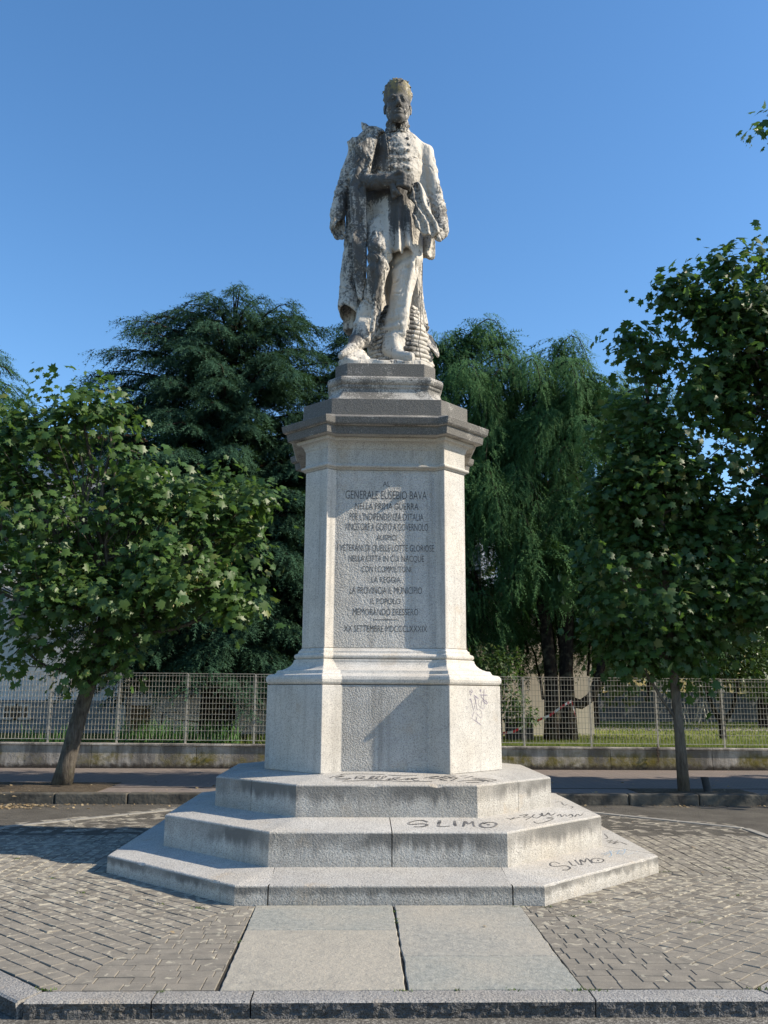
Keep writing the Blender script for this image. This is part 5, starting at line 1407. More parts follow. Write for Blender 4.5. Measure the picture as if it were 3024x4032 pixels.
# red and white tape tied round the trunks
tp = MB(); pts = [(2.6,11.9,.62),(3.0,11.7,.72),(3.4,11.6,.78),(3.8,11.55,.98),(4.25,11.5,1.16),(4.62,11.45,1.42),(4.78,11.45,1.50),(4.86,11.45,1.15)]
seg = []
for a, b in zip(pts, pts[1:]):
    for k in range(3): seg.append(Vector(a).lerp(Vector(b), k/3))
seg.append(Vector(pts[-1]))
for p in seg: tp.v += [(p.x, p.y, p.z-.03), (p.x+.004, p.y+.004, p.z+.03)]
for i in range(len(seg)-1): tp.f.append((2*i, 2*i+2, 2*i+3, 2*i+1))
red = plain('red_tape', (.55,.04,.05), (.5,.03,.04), 4, bump=0); whi = plain('white_tape', (.7,.7,.7), (.65,.65,.65), 4, bump=0)
me = bpy.data.meshes.new('barrier_tape'); me.from_pydata(tp.v, [], tp.f); me.polygons.foreach_set('material_index', [i % 2 for i in range(len(tp.f))]); me.update()
tag(link('barrier_tape', me, [red, whi]), 'red and white barrier tape tied round the dark cedar trunk', 'tape')
MT['dark_obj'] = plain('dark_plastic', (.03,.032,.035), (.05,.05,.05), 8)
mb = MB(); mb.prism([(3.35,11.9),(3.95,11.9),(3.95,12.5),(3.35,12.5)], .48, 1.02); mb.prism([(3.30,11.86),(4.0,11.86),(4.0,12.54),(3.30,12.54)], 1.022, 1.07)
simple('crate', 'dark plastic crate standing left of the twin cedar trunks', 'crate', mb, MT['dark_obj'], bevel=.02)
# stump pipe by the tree pit
mb = MB(); n = 14; ax = Vector((-.16, .05, 1)).normalized(); o = Vector((5.27, 4.56, .12))
for z, r in ((0, .062), (.1, .060), (.22, .058), (.235, .062), (.25, .060), (.25, .045), (.12, .044)):
    c = o + ax*z
    for k in range(n): mb.v.append((c.x+r*math.cos(2*PI*k/n), c.y+r*math.sin(2*PI*k/n), c.z))
for i in range(6):
    for k in range(n): mb.f.append((i*n+k, i*n+(k+1) % n, (i+1)*n+(k+1) % n, (i+1)*n+k))
mb.f.append(tuple(6*n+k for k in range(n)))
simple('pipe_stub', 'short leaning dark pipe stub in the soil beside the thin trunk', 'pipe', mb, MT['dark_obj'], smooth=True)
# chain on the coping
def chain():
    r = empty('hanging_chain', (5.86, 8.68, .63), 'rusty chain looped over the wall coping below a fence post', 'chain')
    first = None
    for k in range(9):
        mb = MB(); m = 12; pts = [(.017*math.cos(2*PI*i/m), 0, .028*math.sin(2*PI*i/m)) for i in range(m)]
        if first is None:
            mb.tube(pts+[pts[0]], .0055, 5, caps=False); first = mb.build('chain_link', MT['rust'], r, smooth=True); l = first
        else:
            l = bpy.data.objects.new('chain_link', first.data); COL.objects.link(l); l.parent = r; l.matrix_parent_inverse = Matrix.Translation(-world_loc(r))
        l.location = (5.86+.012*math.sin(k*2.1), 8.693, .63-.040*k); l.rotation_euler = (0, .2*math.sin(k), (k % 2)*1.3+.3)
MT['rust'] = plain('rusty_iron', (.10,.06,.04), (.05,.04,.035), 30, bump=.2)
chain()

# ================================================================== TREES
def leafmat(name, c1, c2, c3, tr=.35, rough=.45, spec=.4):
    N = NT(name, rough, spec); r = island_rand(N)
    big = N.noise(.9, 2, .5)
    col = N.mix(r, c1, c2); col = N.mix(N.ramp(r, [(.955, 0.0), (.96, 1.0)]) if tr > .2 else 0.0, col, (.16,.17,.04)); col = N.mix(N.ramp(big, [(.4, 0.0), (.65, .6)]), col, c3)
    bf = N.geo().outputs['Backfacing']; col = N.mix(bf, col, N.mix(.16 if tr > .2 else 0.0, col, (.20,.26,.14)))
    t = N.n('ShaderNodeBsdfTranslucent'); N.l(N.mix(.5, col, (.13,.26,.02)), t.inputs['Color'])
    ms = N.n('ShaderNodeMixShader'); ms.inputs[0].default_value = tr
    N.l(col, N.b.inputs['Base Color']); N.l(N.b.outputs[0], ms.inputs[1]); N.l(t.outputs[0], ms.inputs[2]); N.l(ms.outputs[0], N.out.inputs['Surface'])
    return N.m
MT['maple'] = leafmat('maple_leaves', (.034,.080,.018), (.062,.125,.028), (.080,.135,.034))
MT['maple_shaded'] = leafmat('maple_leaves_shaded', (.026,.062,.016), (.045,.095,.024), (.06,.12,.03), .40)  # darker copy of the maple leaf, shade of the right crowns painted in
MT['samara'] = leafmat('maple_seeds', (.25,.26,.07), (.32,.24,.09), (.28,.26,.08), .4)
MT['cedar'] = leafmat('cedar_needles', (.022,.056,.034), (.036,.082,.048), (.030,.072,.038), .10, .75, .12)
MT['cedar2'] = leafmat('weeping_cedar_needles', (.034,.090,.034), (.072,.155,.052), (.052,.120,.044), .14, .75, .12)
MT['shrub'] = leafmat('shrub_leaves', (.03,.06,.02), (.06,.11,.03), (.05,.09,.03), .25)
def barkmat(name, c1, c2):
    N = NT(name, .95, .1); v = N.noise(1, 6, .7, N.pos((22, 22, 5))); m = N.noise(6, 4)
    col = N.mix(N.ramp(v, [(.35, 0.0), (.65, 1.0)]), c1, c2); col = N.mix(N.ramp(m, [(.5, 0.0), (.7, .5)]), col, (.16,.15,.10))
    return N.done(col, N.bump(v, 1.0, .03))
MT['bark'] = barkmat('maple_bark', (.045,.038,.032), (.13,.115,.095))
MT['bark_pale'] = barkmat('young_maple_bark', (.085,.075,.062), (.17,.15,.125))
MT['bark_dark'] = barkmat('cedar_bark', (.012,.010,.009), (.030,.025,.021))

def maple_leaf():
    half = [(0,-.44),(.34,-.42),(.32,-.12),(.66,.10),(.36,.20),(.40,.40),(.13,.32),(0,.66)]
    out = half + [(-x, y) for x, y in half[-2:0:-1]]
    V = [(0, .02, 0)] + [(x, y, -.22*abs(x) - .10*(y-.1)**2) for x, y in out]
    n = len(out); F = [(0, i+1, (i+1) % n + 1) for i in range(n)]
    return np.array(V), np.array(F)
def needle_spray(n=7, L=1.0, w=.16, seed=0):
    """flat tuft: short needles along a drooping twig; +y is the tip direction"""
    r = np.random.default_rng(seed); V = []; F = []
    for i in range(n):
        t = i/n
        for s in (-1, 1):
            b = len(V); le = w*(1.25-.75*t)*r.uniform(.7, 1.2); a = r.uniform(.5, 1.0); zz = r.uniform(-.07, .05)
            y0 = t*L; V += [(0, y0-.030, 0), (0, y0+.045, 0), (s*le*math.sin(a), y0+le*math.cos(a)+.03, zz)]; F.append((b, b+1, b+2))
    b = len(V); V += [(-.02, 0, 0), (.02, 0, 0), (0, L+.10, -.03)]; F.append((b, b+1, b+2))
    V = np.array(V); V[:, 2] -= .18*V[:, 1]**2
    return V, np.array(F)

def scatter(tV, tF, pos, tip, nrm, size):
    """instances of a template: tip = local +y, nrm ~ local +z"""
    tip = tip / (np.linalg.norm(tip, axis=1, keepdims=True)+1e-9)
    z = nrm - (nrm*tip).sum(1, keepdims=True)*tip; z /= (np.linalg.norm(z, axis=1, keepdims=True)+1e-9)
    x = np.cross(tip, z)
    V = pos[:, None, :] + size[:, None, None]*(tV[None, :, 0:1]*x[:, None, :] + tV[None, :, 1:2]*tip[:, None, :] + tV[None, :, 2:3]*z[:, None, :])
    F = tF[None] + (np.arange(len(pos))*len(tV))[:, None, None]
    return V.reshape(-1, 3), F.reshape(-1, tF.shape[1])

LEAF = maple_leaf(); SPR = needle_spray(5, w=.19)
LEAF4 = (np.array([(0,-.45,0),(.5,.05,-.12),(0,.62,0),(-.5,.05,-.12)]), np.array([(0,1,2),(0,2,3)]))
def limb_path(a, b, sag=.1, n=6, wob=.08):
    a, b = Vector(a), Vector(b); L = (b-a).length; out = []
    for i in range(n+1):
        t = i/n; p = a.lerp(b, t); p.z += sag*L*4*t*(1-t)*.5
        p += Vector((noise.noise(p*1.3), noise.noise(p*1.3+Vector((9,0,0))), noise.noise(p*1.3+Vector((0,9,0)))))*wob*L*math.sin(PI*t)
        out.append(p)
    return out

def maple(label, trunk, trad, blobs, leafn, mat, bark, leaf=.15, seeds=400, fork=None, density=None, gap=.30, limb_r=.045):
    """trunk: list of points; blobs: (x,y,z,r) lumps of crown"""
    t = empty('maple_tree', tuple(trunk[0]), label, 'tree', 'maples along the pavement')
    mb = MB(); mb.tube(trunk, trad, 12); mb.build('trunk', bark, t, smooth=True)
    fk = Vector(trunk[fork if fork is not None else -1])
    P_, D_ = [], []; S_ = []
    B = np.array(blobs, float); vol = B[:, 3]**2.2; vol = vol/vol.sum()
    tips = []
    for (x, y, z, r), v in zip(blobs, vol):
        lb = MB(); c = Vector((x, y, z))
        # limb from the trunk to the lump
        j = min(range(len(trunk)), key=lambda i: (Vector(trunk[i])-c).length + (4 if Vector(trunk[i]).z > z-.1 else 0))
        st = Vector(trunk[j]); L = (c-st).length
        path = limb_path(st, c, -.12 if z > st.z else .15, 7, .10); r0 = min(trad[j]*.55, limb_r*(.5+L*.28))
        lb.tube(path, [r0*(1-.75*i/7) for i in range(8)], 6)
        m = max(5, int(v*leafn/34)); 
        for k in range(m):
            # clump centres, biased to the shell of the lump
            d = Vector((rnd.gauss(0,1), rnd.gauss(0,1), rnd.gauss(0,1))).normalized(); q = rnd.random()**.45
            cc = c + Vector((d.x*r*q, d.y*r*q, d.z*r*q*.9))
            if noise.noise(cc*1.1 + Vector((trunk[0][0], 3, 0))) < -gap: continue
            s = path[rnd.randint(3, 7)]
            if rnd.random() < .55: lb.tube(limb_path(s, cc, .06, 4, .12), [r0*.32, r0*.26, r0*.2, r0*.14, r0*.07], 4, caps=False)
            nl = rnd.randint(22, 44); sp = .17 + .10*rnd.random()
            ax = Vector((rnd.gauss(0,1), rnd.gauss(0,1), rnd.gauss(.2,.6))).normalized()
            for _ in range(nl):
                w = Vector((rnd.gauss(0,sp), rnd.gauss(0,sp), rnd.gauss(0,sp*.72))) + ax*rnd.gauss(0, .16)
                P_.append(cc+w); o = (cc+w-c); S_.append(o/(o.length+.01))
        lb.build('branch', bark, t, smooth=True)
    P_ = np.array([tuple(p) for p in P_]); O_ = np.array([tuple(p) for p in S_]); n = len(P_)
    # glossy blades turned mostly up and outwards, tips hanging
    nrm = O_*.9 + np.array([0, -.12, .75]) + rng.normal(0, .38, (n, 3)); tip = O_*.8 + rng.normal(0, .6, (n, 3)) + np.array([0, 0, -.75])
    size = leaf*rng.uniform(.45, 1.35, n)
    V, F = scatter(*(LEAF if seeds else LEAF4), P_, tip, nrm, size)
    me = np_mesh('foliage', V, F); o = link('foliage', me, mat, t)
    if seeds:
        k = rng.integers(0, n, seeds); k = k[noise_mask(P_[k])]
        k = np.repeat(k, 6); pp = P_[k] + O_[k]*.05 + rng.normal(0, .045, (len(k), 3)); m = len(k)
        sv = np.array([(0,0,0),(.18,.35,0),(.05,1.0,0),(-.12,.45,0)]); sf = np.array([(0,1,2),(0,2,3)])
        V, F = scatter(sv, sf, pp, rng.normal(0, .5, (m, 3))+np.array([0,0,-1.]), rng.normal(0, 1, (m, 3)), np.full(m, .055))
        tag(link('seed_clusters', np_mesh('seed_clusters', V, F), MT['samara'], t), kind='stuff')
    return t
def noise_mask(P): return np.array([noise.noise(Vector(p)*.8) > -.05 for p in P], bool)

# leaning maple at left
maple('leaning maple with broad sunlit crown and pale seed clusters left of the monument',
      [(-5.06,5.3,.14),(-5.0,5.3,.5),(-4.86,5.28,1.2),(-4.68,5.25,1.9),(-4.58,5.2,2.5),(-4.5,5.15,3.0)], [.175,.140,.125,.115,.105,.095],
      [(-5.1,5,6.55,.40),(-5.2,5,6.0,.75),(-6.4,5.2,5.9,.75),(-5.9,5.1,6.2,.4),(-4.4,5,5.75,.62),(-4.55,5,6.3,.35),(-3.7,4.9,5.15,.72),(-3.0,4.9,4.75,.55),(-2.35,4.9,4.7,.50),(-1.95,4.9,4.85,.28),(-2.2,4.9,4.0,.55),(-2.5,4.8,3.4,.60),(-2.4,4.9,2.95,.33),
       (-5.7,5,4.8,1.25),(-4.4,4.6,4.5,1.0),(-3.3,4.7,3.9,.95),(-3.4,4.8,3.1,.65),(-4.4,4.7,3.3,.8),(-5.5,4.8,3.2,1.0),(-4.1,5,2.5,.50),(-4.55,4.8,2.25,.35),(-5.2,4.9,2.45,.5),(-7.0,5.3,4.8,1.1),(-4.75,5,2.05,.35),(-5.8,5,2.35,.45),(-4.1,4.9,2.1,.3),(-6.8,5.2,3.4,1.0),(-5.1,5.6,3.9,1.0)],
      15500, MT['maple'], MT['bark'], .135, 420, gap=.13)
# two street maples at right
maple('slender maple with thin straight trunk and dark airy crown right of the monument',
      [(4.90,4.6,.14),(4.88,4.6,1.2),(4.84,4.6,2.2),(4.82,4.6,3.2),(4.78,4.6,4.6),(4.72,4.6,6.0),(4.62,4.6,7.3)], [.098,.080,.075,.07,.06,.042,.02],
      [(4.45,4.6,7.75,.26),(4.55,4.6,7.2,.36),(5.0,4.6,7.35,.25),(4.5,4.6,6.5,.50),(4.95,4.6,6.0,.55),(4.15,4.6,5.7,.50),(4.6,4.6,5.2,.75),(4.0,4.6,4.8,.45),(5.3,4.6,5.0,.7),(4.3,4.5,4.1,.8),(5.2,4.6,4.0,.85),(3.9,4.7,3.7,.42),(4.0,4.6,3.0,.65),(4.7,4.5,3.0,.7),(5.5,4.6,3.0,.75),(4.0,4.7,2.6,.34),(4.25,4.6,2.3,.40),(5.1,4.6,2.35,.45),(5.9,4.6,4.4,.7),(6.1,4.6,3.3,.7)],
      17500, MT['maple_shaded'], MT['bark_pale'], .135, 110, gap=.15)
maple('tall bright topped maple whose crown enters from the right edge of the view',
      [(7.9,4.5,.14),(7.88,4.5,1.6),(7.8,4.5,3.0),(7.75,4.5,4.5),(7.7,4.5,6.2),(7.6,4.5,8.0),(7.55,4.5,10.0)], [.17,.15,.14,.125,.10,.07,.04],
      [(6.15,4.3,8.95,.32),(6.1,4.3,8.5,.40),(5.35,4.3,8.35,.30),(5.05,4.3,8.5,.20),(5.75,4.3,8.0,.50),(6.5,4.3,8.3,.6),(7.1,4.3,8.9,.6),(5.9,4.4,7.3,.5),(6.5,4.4,7.2,.8),(7.4,4.4,7.9,1.0),(6.0,4.5,6.5,.45),(6.8,4.5,6.0,.85),(7.7,4.5,6.5,1.1),(5.9,4.5,5.8,.55),(6.9,4.5,4.9,.9),(7.9,4.5,4.9,1.1),(6.8,4.4,3.8,.8),(7.7,4.4,3.5,1.0),(8.6,4.5,8.5,1.2),(8.8,4.5,6.2,1.2),(7.15,4.2,11.75,.27),(8.3,4.3,11.6,.7),(8.6,4.4,10.6,.8),(6.6,4.3,2.9,.55),(6.3,4.3,8.0,.6),(5.6,4.4,6.7,.5),(6.4,4.4,6.8,.6)],
      24000, MT['maple_shaded'], MT['bark_pale'], .145, 150, gap=.15, limb_r=.03)
# off to the right, these shade the pavement
maple('street maple beyond the right edge of the view shading the pavement', [(11.8,4.2,.14),(11.8,4.2,2.5),(11.7,4.2,5)], [.16,.13,.08],
      [(11.2,4.2,8.6,1.4),(11.8,4.2,7.2,1.7),(10.8,4.4,6.4,1.4),(11.8,4.2,5.5,1.7),(10.6,4.2,4.6,1.4),(12.9,4.2,4.6,1.4),(11.8,3.6,3.8,1.4),(11.8,5.2,3.8,1.3),(10.6,4.9,3.4,1.1)], 6500, MT['maple_shaded'], MT['bark_pale'], .22, 0, gap=.35)
maple('street maple far beyond the right edge of the view', [(16.3,4.4,.14),(16.3,4.4,2.5),(16.3,4.2,5)], [.16,.13,.08],
      [(16.2,3.9,6.3,1.9),(15,3.8,5.2,1.5),(17.5,4.2,5.2,1.5),(16.2,3.2,4.4,1.6),(16.2,5.2,4.2,1.4)], 2800, MT['maple_shaded'], MT['bark_pale'], .24, 0, gap=.4)

# ---------------------------------------------------------------- cedars
def cedar(label, base, H, lenf, nb, mat, trunk_r=.35, droop=.35, rise=.3, z0=2.2, seed=1, spl=.36, dens=1.0, lean=(0, 0), face=None):
    r = random.Random(seed); t = empty('cedar_tree', base, label, 'tree', 'cedars behind the fence')
    bx, by, bz = base; mb = MB()
    mb.tube([(bx, by, bz), (bx+lean[0]*.3, by, bz+H*.3), (bx+lean[0]*.7, by+lean[1]*.5, bz+H*.7), (bx+lean[0], by+lean[1], bz+H-.3)], [trunk_r*1.15, trunk_r*.85, trunk_r*.4, .03], 10); mb.build('trunk', MT['bark_dark'], t, smooth=True)
    P_, T_, N_ = [], [], []; bm_ = MB()
    for i in range(nb):
        f = (i+.5)/nb; z = z0 + (H-z0)*f**1.02; L = lenf(z/H)*r.uniform(.78, 1.12); az = i*2.39996 + r.uniform(-.3, .3)
        if face is not None and math.sin(az) > face and L > 1.5: L *= .55
        d = Vector((math.cos(az), math.sin(az), 0)); st = Vector((bx+lean[0]*z/H, by+lean[1]*z/H, bz+z)); rs = rise*(.4+1.0*f)
        curve = lambda s: st + d*(L*s) + Vector((0, 0, L*(rs*s - droop*s*s*s)))
        bm_.tube([curve(k/5) for k in range(6)], [.05*(1-.16*k)*(.5+L*.14) for k in range(6)], 5, caps=False)
        ns = int(L*9*dens)+3
        for k in range(ns):
            s = .16 + .86*(k+r.random())/ns; p = curve(s); side = r.choice((-1, 1)); tl = (.30+.75*(1-s))*(.5+.22*L)
            sd = Vector((-d.y, d.x, 0))*side; dirn = (d*(.75+.4*s) + sd*(1.15-s*.8) + Vector((0, 0, .12 - .25*s))).normalized()
            m = max(2, int(tl/.16))
            for q in range(m):
                u = (q+.5)/m; pp = p + dirn*(tl*u) + Vector((r.gauss(0,.04), r.gauss(0,.04), -.32*tl*u*u + r.gauss(0,.03)))
                for rep in (0, 1):
                    a = r.uniform(-.9, .9); dd = Vector((dirn.x*math.cos(a)-dirn.y*math.sin(a), dirn.x*math.sin(a)+dirn.y*math.cos(a), -.22-.5*u+r.gauss(0,.18)))
                    P_.append(tuple(pp)); T_.append(tuple(dd)); N_.append((r.gauss(0,.3), r.gauss(0,.3), 1))
    bm_.build('boughs', MT['bark_dark'], t, smooth=True)
    P_ = np.array(P_); n = len(P_)
    V, F = scatter(*SPR, P_, np.array(T_), np.array(N_), spl*rng.uniform(.7, 1.25, n))
    link('foliage', np_mesh('foliage', V, F), mat, t); return t, n

def lenL(q):                     # broad rounded pyramid
    return 3.8 if q < .55 else 3.8*math.sqrt(max(0.02, 1-((q-.55)/.47)**2))*(1-.25*(q-.55))
c1, n1 = cedar('broad dark cedar with spiky drooping tips behind the left maple', (-3.75,13.0,.45), 11.3, lenL, 300, MT['cedar'], .42, .34, .46, 1.5, 3, .46, 1.0, face=.55)
c2, n2 = cedar('dark cedar seen directly behind the monument beside the broad cedar', (-.1,13.8,.45), 11.6, lambda q: 3.2*(1-q)**.52+.2, 210, MT['cedar'], .3, .40, .35, 1.5, 8, .43, 1.2, face=.55)
c3, n3 = cedar('cedar with drooping boughs at the left edge behind the maple', (-10.6,12.2,.45), 10.2, lambda q: 3.6*math.sqrt(max(.02, 1-q*q)), 90, MT['cedar2'], .3, .62, .35, 4.6, 12, .36, 1.2)

def weeping(label, base, H, clumps, mat, seed=4, trunks=None, boughs=()):
    r = random.Random(seed); t = empty('weeping_cedar', base, label, 'tree', 'cedars behind the fence')
    mb = MB()
    for pts, rad in trunks: mb.tube(pts, rad, 10)
    mb.build('trunk', MT['bark_dark'], t, smooth=True)
    P_, T_, N_ = [], [], []; bm_ = MB()
    for ci, (x, y, z, R, L, hang) in enumerate(clumps):
        top = Vector((x, y, z)); st = Vector((base[0]+(x-base[0])*.15, base[1]+.3, max(1.5, z-1.6)))
        bm_.tube(limb_path(Vector((st.x+(x-st.x)*.6, st.y+.4, max(1.5, z-1.8))), top, .25, 6, .05), [.04,.035,.03,.025,.02,.015,.01], 5, caps=False)
        m = int((40*R*L+20)*(.85 if ci < 13 else .42))
        for k in range(m):
            az = r.uniform(-PI, PI); d = Vector((math.cos(az), math.sin(az)*.8, 0)); R_ = 1.25*R*r.uniform(.15, 1.0)**.7; LL = .74*L*r.uniform(.4, 1.15)*(.55+.45*R_/R)
            off = Vector((r.gauss(0,.14), r.gauss(0,.14), r.gauss(0,.12))); wv = Vector((r.gauss(0,.10), r.gauss(0,.10), 0)); ns = int((R_+LL)/.13)+2
            for q in range(ns):
                s = (q+r.random()*.6)/ns; rr = R_*math.sin(min(1, s*1.25)*PI/2)
                p = top + off + wv*math.sin(s*4) + d*rr + Vector((0, 0, -LL*s**1.7*hang + .12*R_*math.sin(s*PI)))
                tip = d*(1.1*math.cos(min(1, s*1.25)*PI/2)+.12) + Vector((r.gauss(0,.55), r.gauss(0,.55), -1.35*s-.10))
                P_.append(tuple(p)); T_.append(tuple(tip)); N_.append((d.x+r.gauss(0,.4), d.y-.2+r.gauss(0,.4), .8))
    S_ = [.47]*len(P_)
    for (S, az, Lh, rise, Lv, hang) in boughs:
        d = Vector((math.cos(az), math.sin(az), 0)); sd = Vector((-d.y, d.x, 0)); S = Vector(S)
        cv = lambda u: S + d*(Lh*math.sin(u*PI/2*1.02)) + Vector((0, 0, rise*math.sin(PI*min(1, u*1.15)) - Lv*u**2.2))
        bm_.tube([cv(k/8) for k in range(9)], [.026*(1-.11*k) for k in range(9)], 5, caps=False)
        nt = int((Lh+Lv+rise)*11)
        for k in range(nt):
            u = .06+.94*(k+r.random())/nt; c = cv(u); wd = .10+.30*math.sin(PI*min(1, u*.9+.1))
            for j in range(4):
                lat = r.uniform(-1, 1); p0 = c + sd*(lat*wd) + Vector((0, 0, -.16*abs(lat))) + d*r.gauss(0, .05); hl = hang*r.uniform(.35, 1.1)*(.55+.45*math.sin(PI*u))
                m = max(1, int(hl/.17))
                for q in range(m):
                    v = q/m; p = p0 + Vector((0, 0, .17)) + Vector((r.gauss(0,.02), r.gauss(0,.02), -hl*v)) + sd*(lat*.12*v)
                    tip = sd*(lat*.75*(1-v)) + d*(.55*(1-v)) + Vector((r.gauss(0,.20), r.gauss(0,.20), -.55-.9*v))
                    P_.append(tuple(p)); T_.append(tuple(tip)); N_.append((d.x*.6+sd.x*lat+r.gauss(0,.25), d.y*.6+sd.y*lat-.15+r.gauss(0,.25), .9)); S_.append(.30)
    bm_.build('boughs', MT['bark_dark'], t, smooth=True)
    P_ = np.array(P_); n = len(P_); S_ = np.array(S_)
    V, F = scatter(*SPR, P_, np.array(T_), np.array(N_), S_*rng.uniform(.55, 1.3, n))
    link('foliage', np_mesh('foliage', V, F), mat, t); return t, n
r4 = random.Random(21)
cl = [(1.75,13.2,10.85,.7,1.6,1),(2.45,13,11.15,.6,1.5,1),(3.05,12.8,11.35,.55,1.0,1),(3.55,12.8,11.15,.35,1.0,1.1),(3.6,13,10.2,.7,1.5,1),(2.6,12.6,10.0,.8,1.8,1),(5.1,13,11.0,.42,1.1,1.1),(5.55,13,10.6,.40,.9,1),(4.6,13.1,9.9,.7,1.5,1),(6.0,13,9.75,.9,1.6,1),(6.75,13,9.5,.6,1.7,1),(5.3,12.8,9.3,.8,1.8,1),(1.6,12.8,9.5,.8,1.7,1)]
for k in range(26):
    z = r4.uniform(3.3, 9.7); x = r4.uniform(1.1, 8.3) if z < 7.5 else r4.uniform(1.1, 7.0)
    if 3.5 < x < 6.4: z = max(z, r4.uniform(4.2, 5.5))
    cl.append((x, r4.uniform(11.2, 13.8), z, r4.uniform(.5, .95), r4.uniform(1.2, 2.3), 1))
for k in range(60): cl.append((r4.uniform(.6, 8.8), r4.uniform(13.4, 14.8), r4.uniform(3.2, 10.0), r4.uniform(.8, 1.2), r4.uniform(1.4, 2.2), 1))
bo = [((2.45,12.8,10.9),.0,1.25,.85,.35,.45),((4.7,12.9,10.05),.0,1.35,1.35,.7,.6),((6.05,12.9,9.5),-.1,1.1,.75,1.0,.6),((1.55,12.9,10.2),-.3,.9,.95,.5,.6),((1.9,12.6,10.6),-2.6,.9,.5,.8,.6),((3.6,12.6,10.0),-.6,1.3,.55,1.2,.7),((5.2,12.8,10.0),2.6,.9,.7,.9,.7)]
for k in range(120):
    z = 10.4 - 7.2*((k+r4.random())/120)**.9; x = r4.uniform(1.0, 7.6 if z < 8 else 6.6); y = r4.uniform(11.9, 13.3)
    az = r4.choice((-1.57, -1.0, -2.2, -.5, -2.7)) + r4.uniform(-.35, .35); Lh = r4.uniform(.8, 1.6); Lv = r4.uniform(.7, 1.5)
    if 3.4 < x+math.cos(az)*Lh < 6.5: z = max(z, 4.0 + r4.random())
    z = max(z, 2.3+Lv)
    bo.append(((x, y, z), az, Lh, r4.uniform(.1, .4), Lv, r4.uniform(.45, .85)))
w1, nw = weeping('large weeping cedar with cascading green curtains right of the pedestal', (4.7,12.3,.45), 11, cl, MT['cedar2'],
    trunks=[([(4.45,12,.45),(4.42,12,1.0),(4.45,12.1,2.2),(4.3,12.6,5),(4.0,13,8.6)], [.26,.19,.16,.14,.06]), ([(4.75,12,.45),(4.82,12,1.0),(4.82,12.1,2.2),(5.1,12.6,5),(5.4,13.1,9.5)], [.30,.20,.17,.15,.05]),
            ([(4.85,12.05,1.5),(5.15,12.05,1.42),(5.42,12.05,1.6),(5.62,12.05,2.1),(5.85,12.1,2.9),(6.1,12.4,4)], [.13,.12,.12,.11,.09,.06])], boughs=bo)
print('SPRAYS', n1, n2, n3, nw)

def bush(label, base, blobs, n, mat, leaf=.09, name='bush', stems=None, cat='shrub', group=None):
    t = empty(name, base, label, cat, group); mb = MB()
    for s in (stems or [([base, (base[0], base[1], blobs[0][2])], [.05,.02])]): mb.tube(s[0], s[1], 6)
    mb.build('stem', MT['bark_dark'], t)
    B = np.array(blobs, float); k = rng.choice(len(B), n, p=B[:,3]**2/np.sum(B[:,3]**2)); d = rng.normal(0, 1, (n, 3)); d /= np.linalg.norm(d, axis=1, keepdims=True)
    P_ = B[k, :3] + d*(B[k, 3]*rng.random(n)**.4)[:, None] + rng.normal(0, .06, (n, 3))
    sv = np.array([(0,0,0),(.28,.5,-.06),(0,1.0,-.1),(-.28,.5,-.06)]); sf = np.array([(0,1,2),(0,2,3)])
    V, F = scatter(sv, sf, P_, d+rng.normal(0,.6,(n,3))+np.array([0,0,-.4]), d+rng.normal(0,.4,(n,3))+np.array([0,0,.8]), leaf*rng.uniform(.7,1.3,n))
    link('foliage', np_mesh('foliage', V, F), mat, t); return t
bush('leafy shrub behind the fence just right of the pedestal', (3.05,11.2,.5), [(2.9,11.2,1.9,.35),(3.3,11.2,1.5,.4),(3.2,11.2,2.3,.4),(2.7,11.3,2.4,.4),(3.6,11.2,1.2,.3)], 1500, MT['shrub'], .12)
bush('small forked tree on the sunny lawn at far right', (8.95,13,.5), [(8.6,13,2.3,.7),(9.6,13,2.5,.8),(9.1,13,3.1,.9),(10.3,13,2.2,.7),(8.0,13,2.9,.7),(9.9,13.2,3.4,1.0)], 6000, MT['shrub'], .13, 'forked_tree', [([(8.97,13,.48),(8.95,13,.95)],[.10,.08]),([(8.95,13,.92),(8.75,13,1.35),(8.5,13,2.1)],[.07,.055,.03]),([(8.95,13,.92),(9.25,13,1.3),(9.5,13,2.2)],[.07,.055,.03]),([(8.95,13,.95),(9.0,13.1,1.8)],[.05,.03])], 'tree')
# planting that closes the view far behind
def far_tree(label, x, y, h, w, n, seed):
    r = np.random.default_rng(seed); t = empty('distant_tree', (x, y, .45), label, 'tree', 'distant trees beyond the buildings')
    mb = MB(); mb.tube([(x,y,.45),(x,y,h*.6)], [.25,.1], 8); mb.build('trunk', MT['bark_dark'], t)
    d = r.normal(0, 1, (n, 3)); d /= np.linalg.norm(d, axis=1, keepdims=True); c = np.array([(x+w*.5*math.cos(k*2.4)*(.3+.1*k), y+w*.3*math.sin(k*2.4), .45+h*(.35+.09*k)) for k in range(6)]); k = r.integers(0, 6, n)
    P_ = c[k] + d*(w*.42*r.random(n)**.35)[:, None]*np.array([1, 1, .8])
    sv = np.array([(0,0,0),(.3,.5,-.06),(0,1.0,-.1),(-.3,.5,-.06)]); sf = np.array([(0,1,2),(0,2,3)])
    V, F = scatter(sv, sf, P_, d+r.normal(0,.6,(n,3)), d+np.array([0,0,.8]), .3*r.uniform(.7,1.3,n)); link('crown', np_mesh('crown', V, F), MT['shrub'], t)
far_tree('rounded distant tree behind the outbuilding', 8.5, 24, 7.5, 5.5, 7000, 1)
far_tree('rounded distant tree behind the forked tree on the lawn', 15, 24, 8.5, 6.5, 8000, 2)
far_tree('distant tree at the right beyond the tarpaulin screen', 21, 30, 10, 8, 8000, 3)
far_tree('tall dark tree filling the gap between cedars behind the pedestal', 1.0, 26, 11, 6, 7000, 4)
